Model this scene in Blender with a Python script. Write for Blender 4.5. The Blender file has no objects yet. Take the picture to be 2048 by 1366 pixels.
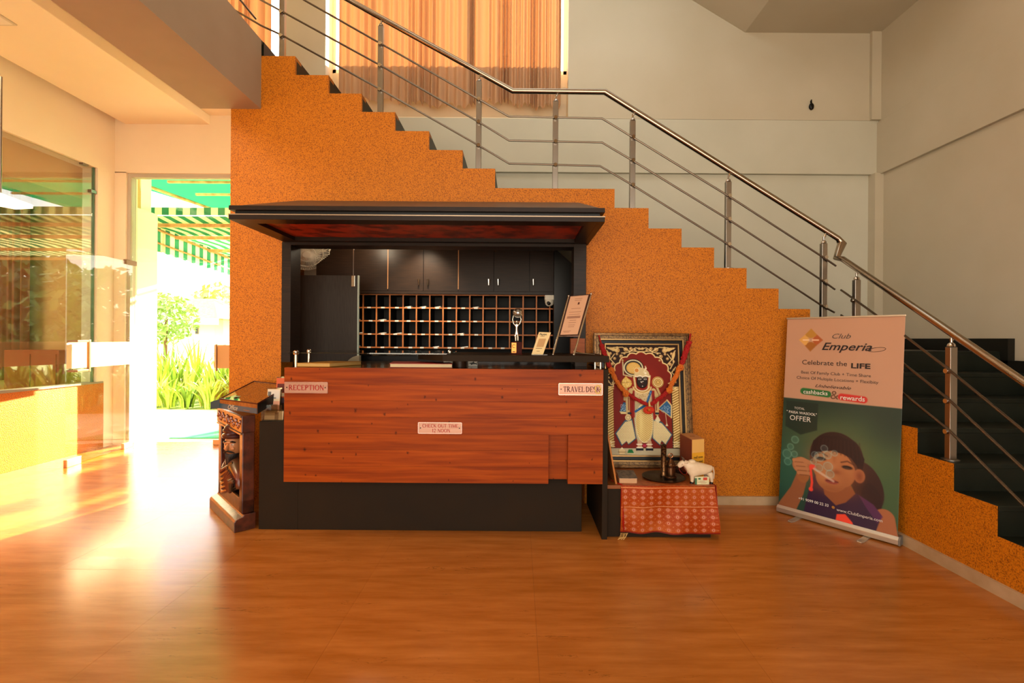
import bpy, bmesh, math, random
import numpy as np
from mathutils import Vector, Matrix
random.seed(7); R_ = np.random.RandomState(5)
S = bpy.context.scene; COL = S.collection
PI = math.pi
# ---------------------------------------------------------------- camera
EYE, F, ROLL, VX, VY = 1.45, 960.0, math.radians(0.42), 1037.0, 678.0
cd = bpy.data.cameras.new('camera'); cam = bpy.data.objects.new('camera', cd); COL.objects.link(cam)
cd.sensor_width = 36; cd.sensor_fit = 'HORIZONTAL'; cd.lens = F/2048*36
cd.shift_x = -(VX-1024)/2048; cd.shift_y = (VY-683)/2048
cd.clip_start = 0.05; cd.clip_end = 300
cam.matrix_world = Matrix.Translation((0, 0, EYE)) @ Matrix.Rotation(PI/2, 4, 'X') @ Matrix.Rotation(ROLL, 4, 'Z')
S.camera = cam
# ---------------------------------------------------------------- world, sun, lamps, exposure
SKY, SUN, SUN_EL, SUN_AZ = 7.0, 95.0, 17.0, 19.0
w = bpy.data.worlds.new('sky'); S.world = w; w.use_nodes = True
nt = w.node_tree; nt.nodes.clear()
o_ = nt.nodes.new('ShaderNodeOutputWorld'); b_ = nt.nodes.new('ShaderNodeBackground')
tc = nt.nodes.new('ShaderNodeTexCoord'); sp = nt.nodes.new('ShaderNodeSeparateXYZ'); rp = nt.nodes.new('ShaderNodeValToRGB')
rp.color_ramp.elements[0].position = 0.0; rp.color_ramp.elements[0].color = (1.0, .86, .66, 1)
rp.color_ramp.elements[1].position = 0.5; rp.color_ramp.elements[1].color = (.80, .88, 1.0, 1)
nt.links.new(tc.outputs['Generated'], sp.inputs[0]); nt.links.new(sp.outputs['Z'], rp.inputs[0])
nt.links.new(rp.outputs[0], b_.inputs[0]); b_.inputs[1].default_value = SKY
nt.links.new(b_.outputs[0], o_.inputs[0])
def light(name, kind, loc, rot, power, color, size=1, size_y=None, spread=None):
    l = bpy.data.lights.new(name, kind); l.energy = power; l.color = color
    if kind == 'AREA':
        l.shape = 'RECTANGLE'; l.size = size; l.size_y = size_y or size
        if spread: l.spread = spread
    elif kind == 'SUN': l.angle = math.radians(size)
    else: l.shadow_soft_size = size
    o = bpy.data.objects.new(name, l); COL.objects.link(o); o.location = loc; o.rotation_euler = rot
    return o
# sun low beyond the garden door, shining in towards the camera's left
sd = light('sun', 'SUN', (0, 30, 20), (0, 0, 0), SUN, (1, .80, .50), 0.8)
az, el = math.radians(SUN_AZ), math.radians(SUN_EL)
dirv = Vector((-math.sin(az)*math.cos(el), -math.cos(az)*math.cos(el), -math.sin(el)))
sd.rotation_euler = dirv.to_track_quat('-Z', 'Y').to_euler()
# daylight that comes through the doorway, and through the glazed front of the lobby behind the camera
#light('daylight_door', 'AREA', (-3.9, 7.0, 2.0), (math.radians(-90), 0, 0), 190, (1, .80, .48), 2.4, 3.2)
light('daylight_lobby_front', 'AREA', (-2.2, -2.8, 2.8), (math.radians(90), 0, 0), 12, (1, .74, .46), 4, 3)
light('daylight_gallery_window', 'AREA', (-0.7, 5.2, 5.6), (math.radians(-60), 0, 0), 12, (1, .80, .60), 3.5, 1.6)
light('high_fill_light', 'AREA', (-0.6, 2.2, 6.6), (0, 0, 0), 36, (.82, .95, .98), 2.5, 2.0)  # added cool fill from overhead for the upper walls, no fixture there
light('stair_fill_light', 'AREA', (1.4, 4.3, 5.7), (math.radians(38), 0, 0), 24, (.68, .90, 1), 2.4, .8)  # added cool fill aimed at the back wall, stands in for window light
light('entrance_fill_light', 'AREA', (-4.2, 2.6, 4.15), (0, 0, 0), 95, (1, .76, .45), 1.2, 1.2)  # added warm fill that brightens the entrance floor and walls, no fixture there
S.view_settings.view_transform = 'Standard'; S.view_settings.look = 'None'
S.view_settings.gamma = 1; S.view_settings.use_curve_mapping = False
S.view_settings.exposure = -0.25
# ---------------------------------------------------------------- helpers
def W(px, py, Y):
    """point of the place seen at a photograph pixel, at distance Y"""
    dx, v = px-VX, VY-py; c, s = math.cos(ROLL), math.sin(ROLL)
    return Vector(((dx*c - v*s)/F*Y, Y, EYE + (v*c + dx*s)/F*Y))
def WX(px, py, X):
    """same, for a plane of constant X"""
    p = W(px, py, 1.0); return W(px, py, X/p.x)
def WF(px, py, z=0.0):
    """same, on a level plane"""
    p = W(px, py, 1.0); return W(px, py, (z-EYE)/(p.z-EYE))
def hexc(h, a=1):
    h = h.lstrip('#'); r = [int(h[i:i+2], 16)/255 for i in (0, 2, 4)]
    return tuple((c/12.92 if c <= .04045 else ((c+.055)/1.055)**2.4) for c in r) + (a,)
MATS = {}
def mat(name, col, rough=.6, metal=0, spec=.3, noise=None, bump=None, coat=0, rand=0, emit=None, stretch=None, trans=0):
    """noise=(scale, darker colour, low, high); bump=(scale, strength, distance)"""
    if name in MATS: return MATS[name]
    m = bpy.data.materials.new(name); m.use_nodes = True; MATS[name] = m
    nt = m.node_tree; N = nt.nodes; L = nt.links; p = N['Principled BSDF']
    c = hexc(col) if isinstance(col, str) else tuple(col)+(1,)
    p.inputs['Base Color'].default_value = c; p.inputs['Roughness'].default_value = rough
    p.inputs['Metallic'].default_value = metal; p.inputs['Specular IOR Level'].default_value = spec
    p.inputs['Coat Weight'].default_value = coat; p.inputs['Coat Roughness'].default_value = .08
    t = N.new('ShaderNodeTexCoord'); mp = N.new('ShaderNodeMapping'); L.new(t.outputs['Object'], mp.inputs[0])
    if stretch: mp.inputs['Scale'].default_value = stretch
    src = None
    if noise:
        n = N.new('ShaderNodeTexNoise'); n.inputs['Scale'].default_value = noise[0]; n.inputs['Detail'].default_value = 5
        L.new(mp.outputs[0], n.inputs['Vector'])
        r = N.new('ShaderNodeValToRGB'); r.color_ramp.elements[0].position = noise[2]; r.color_ramp.elements[1].position = noise[3]
        r.color_ramp.elements[0].color = hexc(noise[1]); r.color_ramp.elements[1].color = c
        L.new(n.outputs['Fac'], r.inputs[0]); src = r.outputs[0]
    if rand:
        oi = N.new('ShaderNodeObjectInfo'); mr = N.new('ShaderNodeMapRange')
        mr.inputs['To Min'].default_value = 1-rand; mr.inputs['To Max'].default_value = 1+rand
        L.new(oi.outputs['Random'], mr.inputs['Value'])
        h = N.new('ShaderNodeHueSaturation'); h.inputs['Color'].default_value = c
        if src: L.new(src, h.inputs['Color'])
        L.new(mr.outputs[0], h.inputs['Value']); src = h.outputs[0]
    if src: L.new(src, p.inputs['Base Color'])
    if bump:
        n = N.new('ShaderNodeTexNoise'); n.inputs['Scale'].default_value = bump[0]; n.inputs['Detail'].default_value = 4
        L.new(mp.outputs[0], n.inputs['Vector']); b = N.new('ShaderNodeBump')
        b.inputs['Strength'].default_value = bump[1]; b.inputs['Distance'].default_value = bump[2]
        L.new(n.outputs['Fac'], b.inputs['Height']); L.new(b.outputs[0], p.inputs['Normal'])
    if emit:
        p.inputs['Emission Color'].default_value = hexc(emit[0]); p.inputs['Emission Strength'].default_value = emit[1]
    if trans: p.inputs['Transmission Weight'].default_value = trans
    return m
def attr_mat(name, rough=.6, spec=.4, metal=0, bump=None):
    if name in MATS: return MATS[name]
    m = mat(name, '#808080', rough, metal, spec, bump=bump); nt = m.node_tree
    a = nt.nodes.new('ShaderNodeAttribute'); a.attribute_name = 'print'
    nt.links.new(a.outputs['Color'], nt.nodes['Principled BSDF'].inputs['Base Color']); return m
def glass_mat(name, tint=(.97, .99, .97), base=.05, power=4.0, rough=.0):
    if name in MATS: return MATS[name]
    m = bpy.data.materials.new(name); m.use_nodes = True; MATS[name] = m
    nt = m.node_tree; N = nt.nodes; L = nt.links; N.clear()
    o = N.new('ShaderNodeOutputMaterial'); mx = N.new('ShaderNodeMixShader'); t = N.new('ShaderNodeBsdfTransparent')
    g = N.new('ShaderNodeBsdfGlossy'); g.inputs['Roughness'].default_value = rough; t.inputs[0].default_value = tint+(1,)
    lw = N.new('ShaderNodeLayerWeight'); lw.inputs['Blend'].default_value = .5
    pw = N.new('ShaderNodeMath'); pw.operation = 'POWER'; pw.inputs[1].default_value = power
    mr = N.new('ShaderNodeMapRange'); mr.inputs['To Min'].default_value = base; mr.inputs['To Max'].default_value = .95
    L.new(lw.outputs['Facing'], pw.inputs[0]); L.new(pw.outputs[0], mr.inputs[0]); L.new(mr.outputs[0], mx.inputs[0])
    L.new(t.outputs[0], mx.inputs[1]); L.new(g.outputs[0], mx.inputs[2]); L.new(mx.outputs[0], o.inputs[0])
    return m
class MB:
    def __init__(s): s.v = []; s.f = []
    def add(s, vs, fs):
        k = len(s.v); s.v += [tuple(v) for v in vs]; s.f += [tuple(i+k for i in f) for f in fs]; return s
    def box(s, x0, x1, y0, y1, z0, z1):
        return s.hexa([(x0,y0,z0),(x1,y0,z0),(x1,y1,z0),(x0,y1,z0),(x0,y0,z1),(x1,y0,z1),(x1,y1,z1),(x0,y1,z1)])
    def hexa(s, v): return s.add(v, [(0,3,2,1),(4,5,6,7),(0,1,5,4),(1,2,6,5),(2,3,7,6),(3,0,4,7)])
    def prism(s, poly, d, axis='y', o=0):
        """poly of 2-D points extruded from o to o+d along the axis"""
        n = len(poly); mk = {'y': lambda a, b, t: (a, t, b), 'x': lambda a, b, t: (t, a, b), 'z': lambda a, b, t: (a, b, t)}[axis]
        vs = [mk(a, b, o) for a, b in poly] + [mk(a, b, o+d) for a, b in poly]
        return s.add(vs, [tuple(range(n-1, -1, -1)), tuple(range(n, 2*n))] + [(i, (i+1) % n, n+(i+1) % n, n+i) for i in range(n)])
    def tube(s, pts, r, seg=10, close=False, sq=False):
        pts = [Vector(p) for p in pts]; n = len(pts); rs = r if isinstance(r, (list, tuple)) else [r]*n
        if sq: seg = 4
        vs = []; up = None
        for i, p in enumerate(pts):
            a = pts[(i-1) % n] if (close or i) else p; b = pts[(i+1) % n] if (close or i < n-1) else p
            d = (b-a).normalized() if (b-a).length > 1e-9 else Vector((0, 0, 1))
            if up is None: up = Vector((0, 0, 1)) if abs(d.z) < .95 else Vector((0, 1, 0))
            x = d.cross(up).normalized(); y = x.cross(d).normalized(); up = y
            k = 1.0
            if 0 < i < n-1 or close:
                ca = (p-a).normalized().dot(d); k = 1/max(.5, ca)
            for j in range(seg):
                t = 2*PI*(j+(.5 if sq else 0))/seg; vs.append(p + (x*math.cos(t) + y*math.sin(t))*rs[i]*(1.414 if sq else 1)*(k if not sq else 1))
        fs = [(i*seg+j, i*seg+(j+1) % seg, ((i+1) % n)*seg+(j+1) % seg, ((i+1) % n)*seg+j) for i in range(n if close else n-1) for j in range(seg)]
        if not close: fs += [tuple(range(seg-1, -1, -1)), tuple(range((n-1)*seg, n*seg))]
        return s.add(vs, fs)
    def lathe(s, prof, c=(0, 0, 0), seg=20, axis='z'):
        vs = []; n = len(prof)
        for r, z in prof:
            for j in range(seg):
                t = 2*PI*j/seg; a, b = r*math.cos(t), r*math.sin(t)
                p = (a, b, z) if axis == 'z' else ((a, z, b) if axis == 'y' else (z, a, b))
                vs.append((p[0]+c[0], p[1]+c[1], p[2]+c[2]))
        fs = [(i*seg+j, i*seg+(j+1) % seg, (i+1)*seg+(j+1) % seg, (i+1)*seg+j) for i in range(n-1) for j in range(seg)]
        fs += [tuple(range(seg-1, -1, -1)), tuple(range((n-1)*seg, n*seg))]
        return s.add(vs, fs)
    def ball(s, c, r, seg=14, rings=9, rot=None):
        r = (r, r, r) if not isinstance(r, (tuple, list)) else r; vs = []
        for i in range(rings+1):
            ph = PI*i/rings
            for j in range(seg):
                t = 2*PI*j/seg; p = Vector((r[0]*math.sin(ph)*math.cos(t), r[1]*math.sin(ph)*math.sin(t), r[2]*math.cos(ph)))
                if rot: p = rot @ p
                vs.append(p+Vector(c))
        return s.add(vs, [(i*seg+j, (i+1)*seg+j, (i+1)*seg+(j+1) % seg, i*seg+(j+1) % seg) for i in range(rings) for j in range(seg)])
    def grid(s, fn, nu, nv):
        vs = [fn(i/nu, j/nv) for j in range(nv+1) for i in range(nu+1)]
        return s.add(vs, [(j*(nu+1)+i, j*(nu+1)+i+1, (j+1)*(nu+1)+i+1, (j+1)*(nu+1)+i) for j in range(nv) for i in range(nu)])
def wm(o):
    m = o.matrix_basis.copy(); return wm(o.parent) @ m if o.parent else m
def obj(name, mb, m, parent=None, smooth=False, local=False, bevel=0, kind=None, label=None, solid=0):
    me = bpy.data.meshes.new(name); v = mb.v
    if parent is not None and not local:
        inv = wm(parent).inverted(); v = [inv @ Vector(p) for p in v]
    me.from_pydata([tuple(p) for p in v], [], mb.f); me.update()
    b = bmesh.new(); b.from_mesh(me); bmesh.ops.remove_doubles(b, verts=b.verts, dist=1e-6)
    bmesh.ops.recalc_face_normals(b, faces=b.faces); b.to_mesh(me); b.free()
    me.materials.append(m)
    if smooth:
        me.polygons.foreach_set('use_smooth', [True]*len(me.polygons)); me.set_sharp_from_angle(angle=math.radians(40))
    o = bpy.data.objects.new(name, me); COL.objects.link(o); o.parent = parent
    if solid:
        md = o.modifiers.new('thickness', 'SOLIDIFY'); md.thickness = solid
    if bevel:
        md = o.modifiers.new('bevel', 'BEVEL'); md.width = bevel; md.segments = 2; md.limit_method = 'ANGLE'
    if kind: o['kind'] = kind
    if label: o['label'] = label
    return o
def tag(o, label, cat, group=None, kind=None):
    o['label'] = label; o['category'] = cat
    if group: o['group'] = group
    if kind: o['kind'] = kind
    return o
def thing(name, label, cat, loc=(0, 0, 0), rotz=0, group=None):
    o = bpy.data.objects.new(name, None); COL.objects.link(o); o.empty_display_size = .1
    o.location = loc; o.rotation_euler = (0, 0, rotz); return tag(o, label, cat, group)
def struct(name, mb, m, parent=None, **k):
    return obj(name, mb, m, parent, kind='structure', **k)
def inst(name, src, parent, loc):
    o = bpy.data.objects.new(name, src.data); COL.objects.link(o); o.parent = parent; o.location = loc; return o
def copy_tree(o, parent=None):
    c = o.copy(); COL.objects.link(c); c.parent = parent
    for ch in list(o.children): copy_tree(ch, c)
    return c
def skin(name, verts, edges, rad, m, parent=None, sub=2, local=False, label=None):
    me = bpy.data.meshes.new(name); vs = verts
    if parent is not None and not local:
        inv = wm(parent).inverted(); vs = [inv @ Vector(p) for p in verts]
    me.from_pydata([tuple(v) for v in vs], edges, []); o = bpy.data.objects.new(name, me); COL.objects.link(o)
    o.modifiers.new('skin', 'SKIN'); sb = o.modifiers.new('smooth', 'SUBSURF'); sb.levels = sub; sb.render_levels = sub
    for i, r in enumerate(rad):
        me.skin_vertices[0].data[i].radius = (r, r) if not isinstance(r, tuple) else r
    me.skin_vertices[0].data[0].use_root = True
    dg = bpy.context.evaluated_depsgraph_get(); nm = bpy.data.meshes.new_from_object(o.evaluated_get(dg))
    o.modifiers.clear(); o.data = nm; nm.materials.clear(); nm.materials.append(m)
    nm.polygons.foreach_set('use_smooth', [True]*len(nm.polygons)); o.parent = parent
    if label: o['label'] = label
    return o
def text(body, size, m, parent, mtx, ext=.0006, shear=0, off=0, width=None, align='CENTER', name='lettering', height=None):
    cu = bpy.data.curves.new(name, 'FONT'); cu.body = body; cu.size = size; cu.extrude = ext; cu.shear = shear; cu.offset = off*size
    cu.align_x = align; cu.align_y = 'CENTER'; cu.resolution_u = 3; cu.space_line = .95
    t = bpy.data.objects.new(name, cu); COL.objects.link(t)
    dg = bpy.context.evaluated_depsgraph_get(); dg.update(); me = bpy.data.meshes.new_from_object(t.evaluated_get(dg))
    bpy.data.objects.remove(t)
    if len(me.vertices) == 0: return None
    xs = [v.co.x for v in me.vertices]; wd = max(xs)-min(xs)
    if width: me.transform(Matrix.Diagonal((width/wd, height or width/wd, 1, 1)) )
    me.transform(mtx); me.materials.clear(); me.materials.append(m)
    o = bpy.data.objects.new(name, me); COL.objects.link(o); o.parent = parent; return o
def painted(name, fn, nx, ny, colors, m, parent, local=True, solid=0):
    """grid surface fn(u,v)->point with a printed colour per vertex; colors: (ny+1, nx+1, 3) sRGB 0..1, row 0 at v=0"""
    mb = MB().grid(fn, nx, ny); me = bpy.data.meshes.new(name); v = mb.v
    if parent is not None and not local:
        inv = wm(parent).inverted(); v = [inv @ Vector(p) for p in v]
    me.from_pydata([tuple(p) for p in v], [], mb.f); me.update()
    c = np.clip(colors.reshape(-1, 3), 0, 1); c = np.where(c <= .04045, c/12.92, ((c+.055)/1.055)**2.4)
    a = me.color_attributes.new('print', 'FLOAT_COLOR', 'POINT')
    a.data.foreach_set('color', np.hstack([c, np.ones((len(c), 1))]).astype(np.float32).ravel())
    me.materials.append(m); me.polygons.foreach_set('use_smooth', [True]*len(me.polygons))
    o = bpy.data.objects.new(name, me); COL.objects.link(o); o.parent = parent
    if solid:
        md = o.modifiers.new('thickness', 'SOLIDIFY'); md.thickness = solid
    return o
def rgb(h): h = h.lstrip('#'); return np.array([int(h[i:i+2], 16)/255 for i in (0, 2, 4)])
class Paint:
    """flat print painted with soft shapes in its own units"""
    def __init__(s, w, h, nx, ny, bg):
        s.x, s.y = np.meshgrid(np.linspace(0, w, nx+1), np.linspace(0, h, ny+1)); s.px = w/nx
        s.c = np.zeros(s.x.shape+(3,)) + rgb(bg); s.h = np.zeros(s.x.shape)
    def put(s, mask, col, hgt=None):
        col = rgb(col) if isinstance(col, str) else col; mask = np.clip(mask, 0, 1)
        s.c = s.c*(1-mask[..., None]) + col*mask[..., None]
        if hgt is not None: s.h = np.maximum(s.h, mask*hgt)
    def soft(s, d, e=None): return 1/(1+np.exp(np.clip(d/((e or s.px)*.5), -30, 30)))
    def ell(s, cx, cy, rx, ry, col, e=None, rot=0, hgt=None, al=1):
        c, q = math.cos(rot), math.sin(rot); X = (s.x-cx)*c+(s.y-cy)*q; Y = -(s.x-cx)*q+(s.y-cy)*c
        d = (np.sqrt((X/rx)**2+(Y/ry)**2)-1)*min(rx, ry); s.put(s.soft(d, e)*al, col, hgt)
    def ring(s, cx, cy, r, wd, col, hgt=None, al=1):
        s.put(s.soft(abs(np.hypot(s.x-cx, s.y-cy)-r)-wd/2)*al, col, hgt)
    def seg(s, pts, wd, col, e=None, hgt=None, al=1):
        d = None
        for i, ((ax, ay), (bx, by)) in enumerate(zip(pts, pts[1:])):
            L = (bx-ax)**2+(by-ay)**2+1e-9; t = np.clip(((s.x-ax)*(bx-ax)+(s.y-ay)*(by-ay))/L, 0, 1)
            wi = wd if not isinstance(wd, (list, tuple)) else wd[i]+(wd[i+1]-wd[i])*t
            q = np.hypot(s.x-ax-t*(bx-ax), s.y-ay-t*(by-ay))-np.asarray(wi)/2; d = q if d is None else np.minimum(d, q)
        s.put(s.soft(d, e)*al, col, hgt)
    def poly(s, pts, col, hgt=None, al=1, ret=False):
        ins = np.zeros(s.x.shape, bool); n = len(pts); d = np.full(s.x.shape, 1e9)
        for i in range(n):
            (ax, ay), (bx, by) = pts[i], pts[(i+1) % n]
            if ay != by: ins ^= ((ay > s.y) != (by > s.y)) & (s.x < (bx-ax)*(s.y-ay)/(by-ay)+ax)
            L = (bx-ax)**2+(by-ay)**2+1e-9; t = np.clip(((s.x-ax)*(bx-ax)+(s.y-ay)*(by-ay))/L, 0, 1)
            d = np.minimum(d, np.hypot(s.x-ax-t*(bx-ax), s.y-ay-t*(by-ay)))
        mk = s.soft(np.where(ins, -d, d))
        if ret: return mk
        s.put(mk*al, col, hgt)
# ---------------------------------------------------------------- materials
wall_m = mat('cream_wall_paint', '#c3b9a4', .75, spec=.2, noise=(1.3, '#b9ae97', .3, .75), bump=(90, .05, .002))
ceil_m = mat('ceiling_and_lit_wall_paint', '#efe0c2', .7, noise=(1.1, '#e9d8b8', .3, .7))  # entrance walls share this lighter tone, their stronger light put into the colour
stucco = mat('ochre_stucco', '#c6720e', .45, spec=.25, noise=(125, '#804206', .34, .54), bump=(95, .5, .007))
dark_m = mat('dark_laminate', '#2a1d0f', .6, spec=.1, noise=(3, '#251b10', .3, .7), bump=(200, .05, .001))
wenge = mat('dark_wenge_veneer', '#291a10', .4, spec=.18, stretch=(1, 1, 16), noise=(6, '#1a100a', .3, .7))
granite = mat('dark_green_granite', '#191c14', .4, spec=.2, noise=(5, '#10130c', .3, .62), rand=.12)
steel = mat('brushed_steel', '#9a9288', .3, 1.0)
bar_m = mat('dull_steel_bar', '#6f6255', .35, 1.0)
chrome = mat('chrome', '#c9c2b8', .12, 1.0)
stone = mat('beige_skirting_stone', '#b99b75', .35, noise=(6, '#a3845c', .3, .7))
black_m = mat('black_lacquer', '#0d0a07', .35, spec=.25)
# ================================================================ THE SETTING
D, YB, XR, XL, YF = 4.25, 5.65, 4.2, -5.4, 6.4     # stair wall, back wall, right wall, left wall, garden door wall
# floor of polished marble slabs
fm = mat('polished_marble', '#c4935e', .17, spec=.5, stretch=(1.0, 7, 1), rand=.045)
_nt = fm.node_tree; _N = _nt.nodes; _L = _nt.links; _p = _N['Principled BSDF']
def add_marble(nt):
    N, L = nt.nodes, nt.links; p = N['Principled BSDF']
    geo = N.new('ShaderNodeNewGeometry'); mp = N.new('ShaderNodeMapping'); mp.inputs['Scale'].default_value = (.9, 6.5, 1)
    L.new(geo.outputs['Position'], mp.inputs[0])
    n1 = N.new('ShaderNodeTexNoise'); n1.inputs['Scale'].default_value = 2.2; n1.inputs['Detail'].default_value = 9; n1.inputs['Roughness'].default_value = .62
    n2 = N.new('ShaderNodeTexNoise'); n2.inputs['Scale'].default_value = 3.1; n2.inputs['Detail'].default_value = 7; n2.inputs['Distortion'].default_value = .6
    L.new(mp.outputs[0], n1.inputs['Vector']); L.new(mp.outputs[0], n2.inputs['Vector'])
    r1 = N.new('ShaderNodeValToRGB'); r1.color_ramp.elements[0].position = .3; r1.color_ramp.elements[1].position = .72
    r1.color_ramp.elements[0].color = hexc('#98541a'); r1.color_ramp.elements[1].color = hexc('#b76e2e')
    r2 = N.new('ShaderNodeValToRGB'); e = r2.color_ramp.elements; e[0].position = .492; e[0].color = (1, 1, 1, 1); e[1].position = .508; e[1].color = (1, 1, 1, 1)
    k = e.new(.5); k.color = (.25, .25, .25, 1)
    n3 = N.new('ShaderNodeTexNoise'); n3.inputs['Scale'].default_value = 1.6; L.new(mp.outputs[0], n3.inputs['Vector'])
    r3 = N.new('ShaderNodeValToRGB'); r3.color_ramp.elements[0].position = .56; r3.color_ramp.elements[1].position = .66
    L.new(n1.outputs['Fac'], r1.inputs[0]); L.new(n2.outputs['Fac'], r2.inputs[0]); L.new(n3.outputs['Fac'], r3.inputs[0])
    mx = N.new('ShaderNodeMixRGB'); mx.inputs[1].default_value = (1, 1, 1, 1); L.new(r3.outputs[0], mx.inputs[0]); L.new(r2.outputs[0], mx.inputs[2])
    mu = N.new('ShaderNodeMixRGB'); mu.blend_type = 'MULTIPLY'; mu.inputs[0].default_value = .8
    L.new(r1.outputs[0], mu.inputs[1]); L.new(mx.outputs[0], mu.inputs[2])
    h = [n for n in N if n.type == 'HUE_SAT'][0]; L.new(mu.outputs[0], h.inputs['Color'])
    r4 = N.new('ShaderNodeMapRange'); r4.inputs['To Min'].default_value = .15; r4.inputs['To Max'].default_value = .26
    L.new(n1.outputs['Fac'], r4.inputs['Value']); L.new(r4.outputs[0], p.inputs['Roughness'])
add_marble(_nt)
floor = struct('floor', MB().box(-5.4, 4.4, -3.2, 6.75, -.2, -.012), mat('floor_bed', '#8a6a48', .8))
tx = [-5.395]+[-4.85+.99*i for i in range(10)]+[4.2]; ty = [-3.1, -1.97, -.98, .01, 1.0, 1.99, 2.98, 3.97, 4.96, 5.95, 6.6]
for i in range(len(tx)-1):
    for j in range(len(ty)-1):
        g = .0004
        obj('floor_tile', MB().box(tx[i]+g, tx[i+1]-g, ty[j]+g, ty[j+1]-g, -.012, 0), fm, floor)
# step outlines of the stair wall (pixel edge, pixel height)
edges = [(524,112),(590,150),(657,187),(723,224),(790,262),(858,300),(925,337),(990,377),(1229,416),(1297,457),(1363,495),(1428,536),(1493,577),(1557,618),(1620,658)]
XW0 = W(460, 500, D).x; XS = W(522, 218, D).x; ZU = W(522, 218, D).z
lv = []                                  # (x0, x1, z) of every step, left to right
for i, (ex, ey) in enumerate(edges):
    nx = edges[i+1][0] if i+1 < len(edges) else None
    x0 = W(ex, ey, D).x; x1 = W(nx, ey, D).x if nx else 2.77
    lv.append([x0, x1, W((ex+(nx or 1663))/2, ey, D).z])
OX0, OX1 = W(563, 600, D).x, W(1172, 600, D).x      # reception opening
OZ1 = W(860, 487, D).z
XK = W(1172, 600, D).x
mb = MB(); T = .12
mb.box(XW0, XS, D, D+T, 0, ZU)
cuts = sorted(set([XS]+[a for a, b, z in lv][1:]+[OX0, OX1, 2.77]))
for a, b in zip(cuts, cuts[1:]):
    m_ = (a+b)/2; z = next(l[2] for l in lv if l[0]-.05 <= m_ < l[1]+1e-4)
    z0 = OZ1 if OX0 < m_ < OX1 else 0
    mb.box(a, b, D, D+T, z0, z)
struct('wall_front', mb, stucco)
# return wall of the stair, towards the garden passage, and lower front of the side flight
struct('wall_passage', MB().box(XW0, XW0+.12, D+T, YF, 0, 3.6), stucco)
# side flight coming towards the camera along the right wall
XQ = 2.77; LZ = 1.37
ys = [4.17-.28*i for i in range(8)]       # nosings: riser i stands at ys[i]
side = [(ys[i], ys[i]-.28, LZ-.173*(i+1)) for i in range(7)]
mb = MB()
for y1, y0, z in side: mb.box(XQ, XQ+.10, y0, y1, 0, z)
mb.box(XQ, XQ+.10, 4.17, D+T, 0, LZ)
struct('wall_side_flight', mb, stucco)
struct('baseboard_front', MB().box(1.44, 2.75, D-.02, D, 0, .075), stone)
struct('baseboard_side', MB().box(XQ-.02, XQ, 2.21, D-.02, 0, .075), stone)
# main walls
wb = MB().box(XW0+.12, XR+.2, YB+.05, YB+.3, 0, W(1500, 345, YB).z)
ZB0, ZB1 = W(1500, 347, YB).z, W(1500, 240, YB).z
wL, wR = W(651, 100, YB).x, W(1137, 100, YB).x
wL2 = W(569, 60, YB+.3).x; vL2 = wL2-.95; pL = W(563, 60, YB).x
ZS = W(900, 235, YB).z; ZC = 4.40; ZG = W(900, 156, YB+.3).z; ZT = 6.9
struct('wall_back_lower', wb, mat('pale_grey_green_paint', '#c9c6b6', .75, spec=.2, noise=(1.3, '#bfbcab', .3, .75)))
mb = MB().box(XW0+.1, XR+.2, YB, YB+.3, ZB0, ZS)
struct('trim_1', MB().box(XW0+.1, XR+.2, YB, YB+.3, ZB0, ZS-.003), mat('beam_paint', '#c5c1b0', .75, noise=(1.3, '#bab6a4', .3, .75)))
mb = MB()
mb.box(wR, XR+.2, YB, YB+.35, ZS, ZT); mb.box(pL, wL, YB, YB+.35, ZC+.12, ZT); mb.box(XW0, wL, YB, YB+.35, ZS, ZC+.12)
mb.box(wL, wR, YB+.21, YB+.35, ZS-.02, ZG)                   # masonry behind the curtain foot
mb.box(-6.4, vL2, YB, YB+.35, ZC+.12, ZT); mb.box(vL2, pL, YB+.12, YB+.35, ZC+.12, ZG-.1); mb.box(-6.4, XR, YB, YB+.35, 6.55, ZT)
struct('wall_back_upper', mb, wall_m)
struct('window_sill', MB().box(wL, wR, YB+.002, YB+.21, ZS-.02, ZS+.005), ceil_m).name = 'trim_2'
def window(n, x0, x1, z0, z1, y):
    fr = struct('window_%d' % n, MB().box(x0, x1, y, y+.05, z0, z0+.05).box(x0, x1, y, y+.05, z1-.05, z1).box(x0, x0+.04, y, y+.05, z0, z1).box(x1-.04, x1, y, y+.05, z0, z1), mat('white_window_frame', '#ddd6c6', .5))
    obj('pane', MB().box(x0+.04, x1-.04, y+.02, y+.028, z0+.05, z1-.05), glass_mat('window_glass'), fr)
window(1, wL, wR, ZG, 6.55, YB+.22); window(2, vL2, pL, ZG-.2, 6.55, YB+.22)
# right wall with its beam, corner pier
ZR0 = WX(1755, 350, XR).z; ZR1 = WX(1755, 245, XR).z
struct('wall_right', MB().box(XR+.04, XR+.25, -3, YB+.3, 0, ZR0+.01).box(XR+.02, XR+.25, -3, YB+.3, ZR1, ZT), wall_m)
struct('trim_3', MB().box(XR, XR+.25, -3, YB+.3, ZR0, ZR1), wall_m, bevel=.004)
struct('trim_4', MB().box(XR-.06, XR+.05, YB-.06, YB+.06, LZ, ZB0).box(XR-.09, XR+.05, YB-.04, YB+.06, ZB1, ZT), wall_m)
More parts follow.
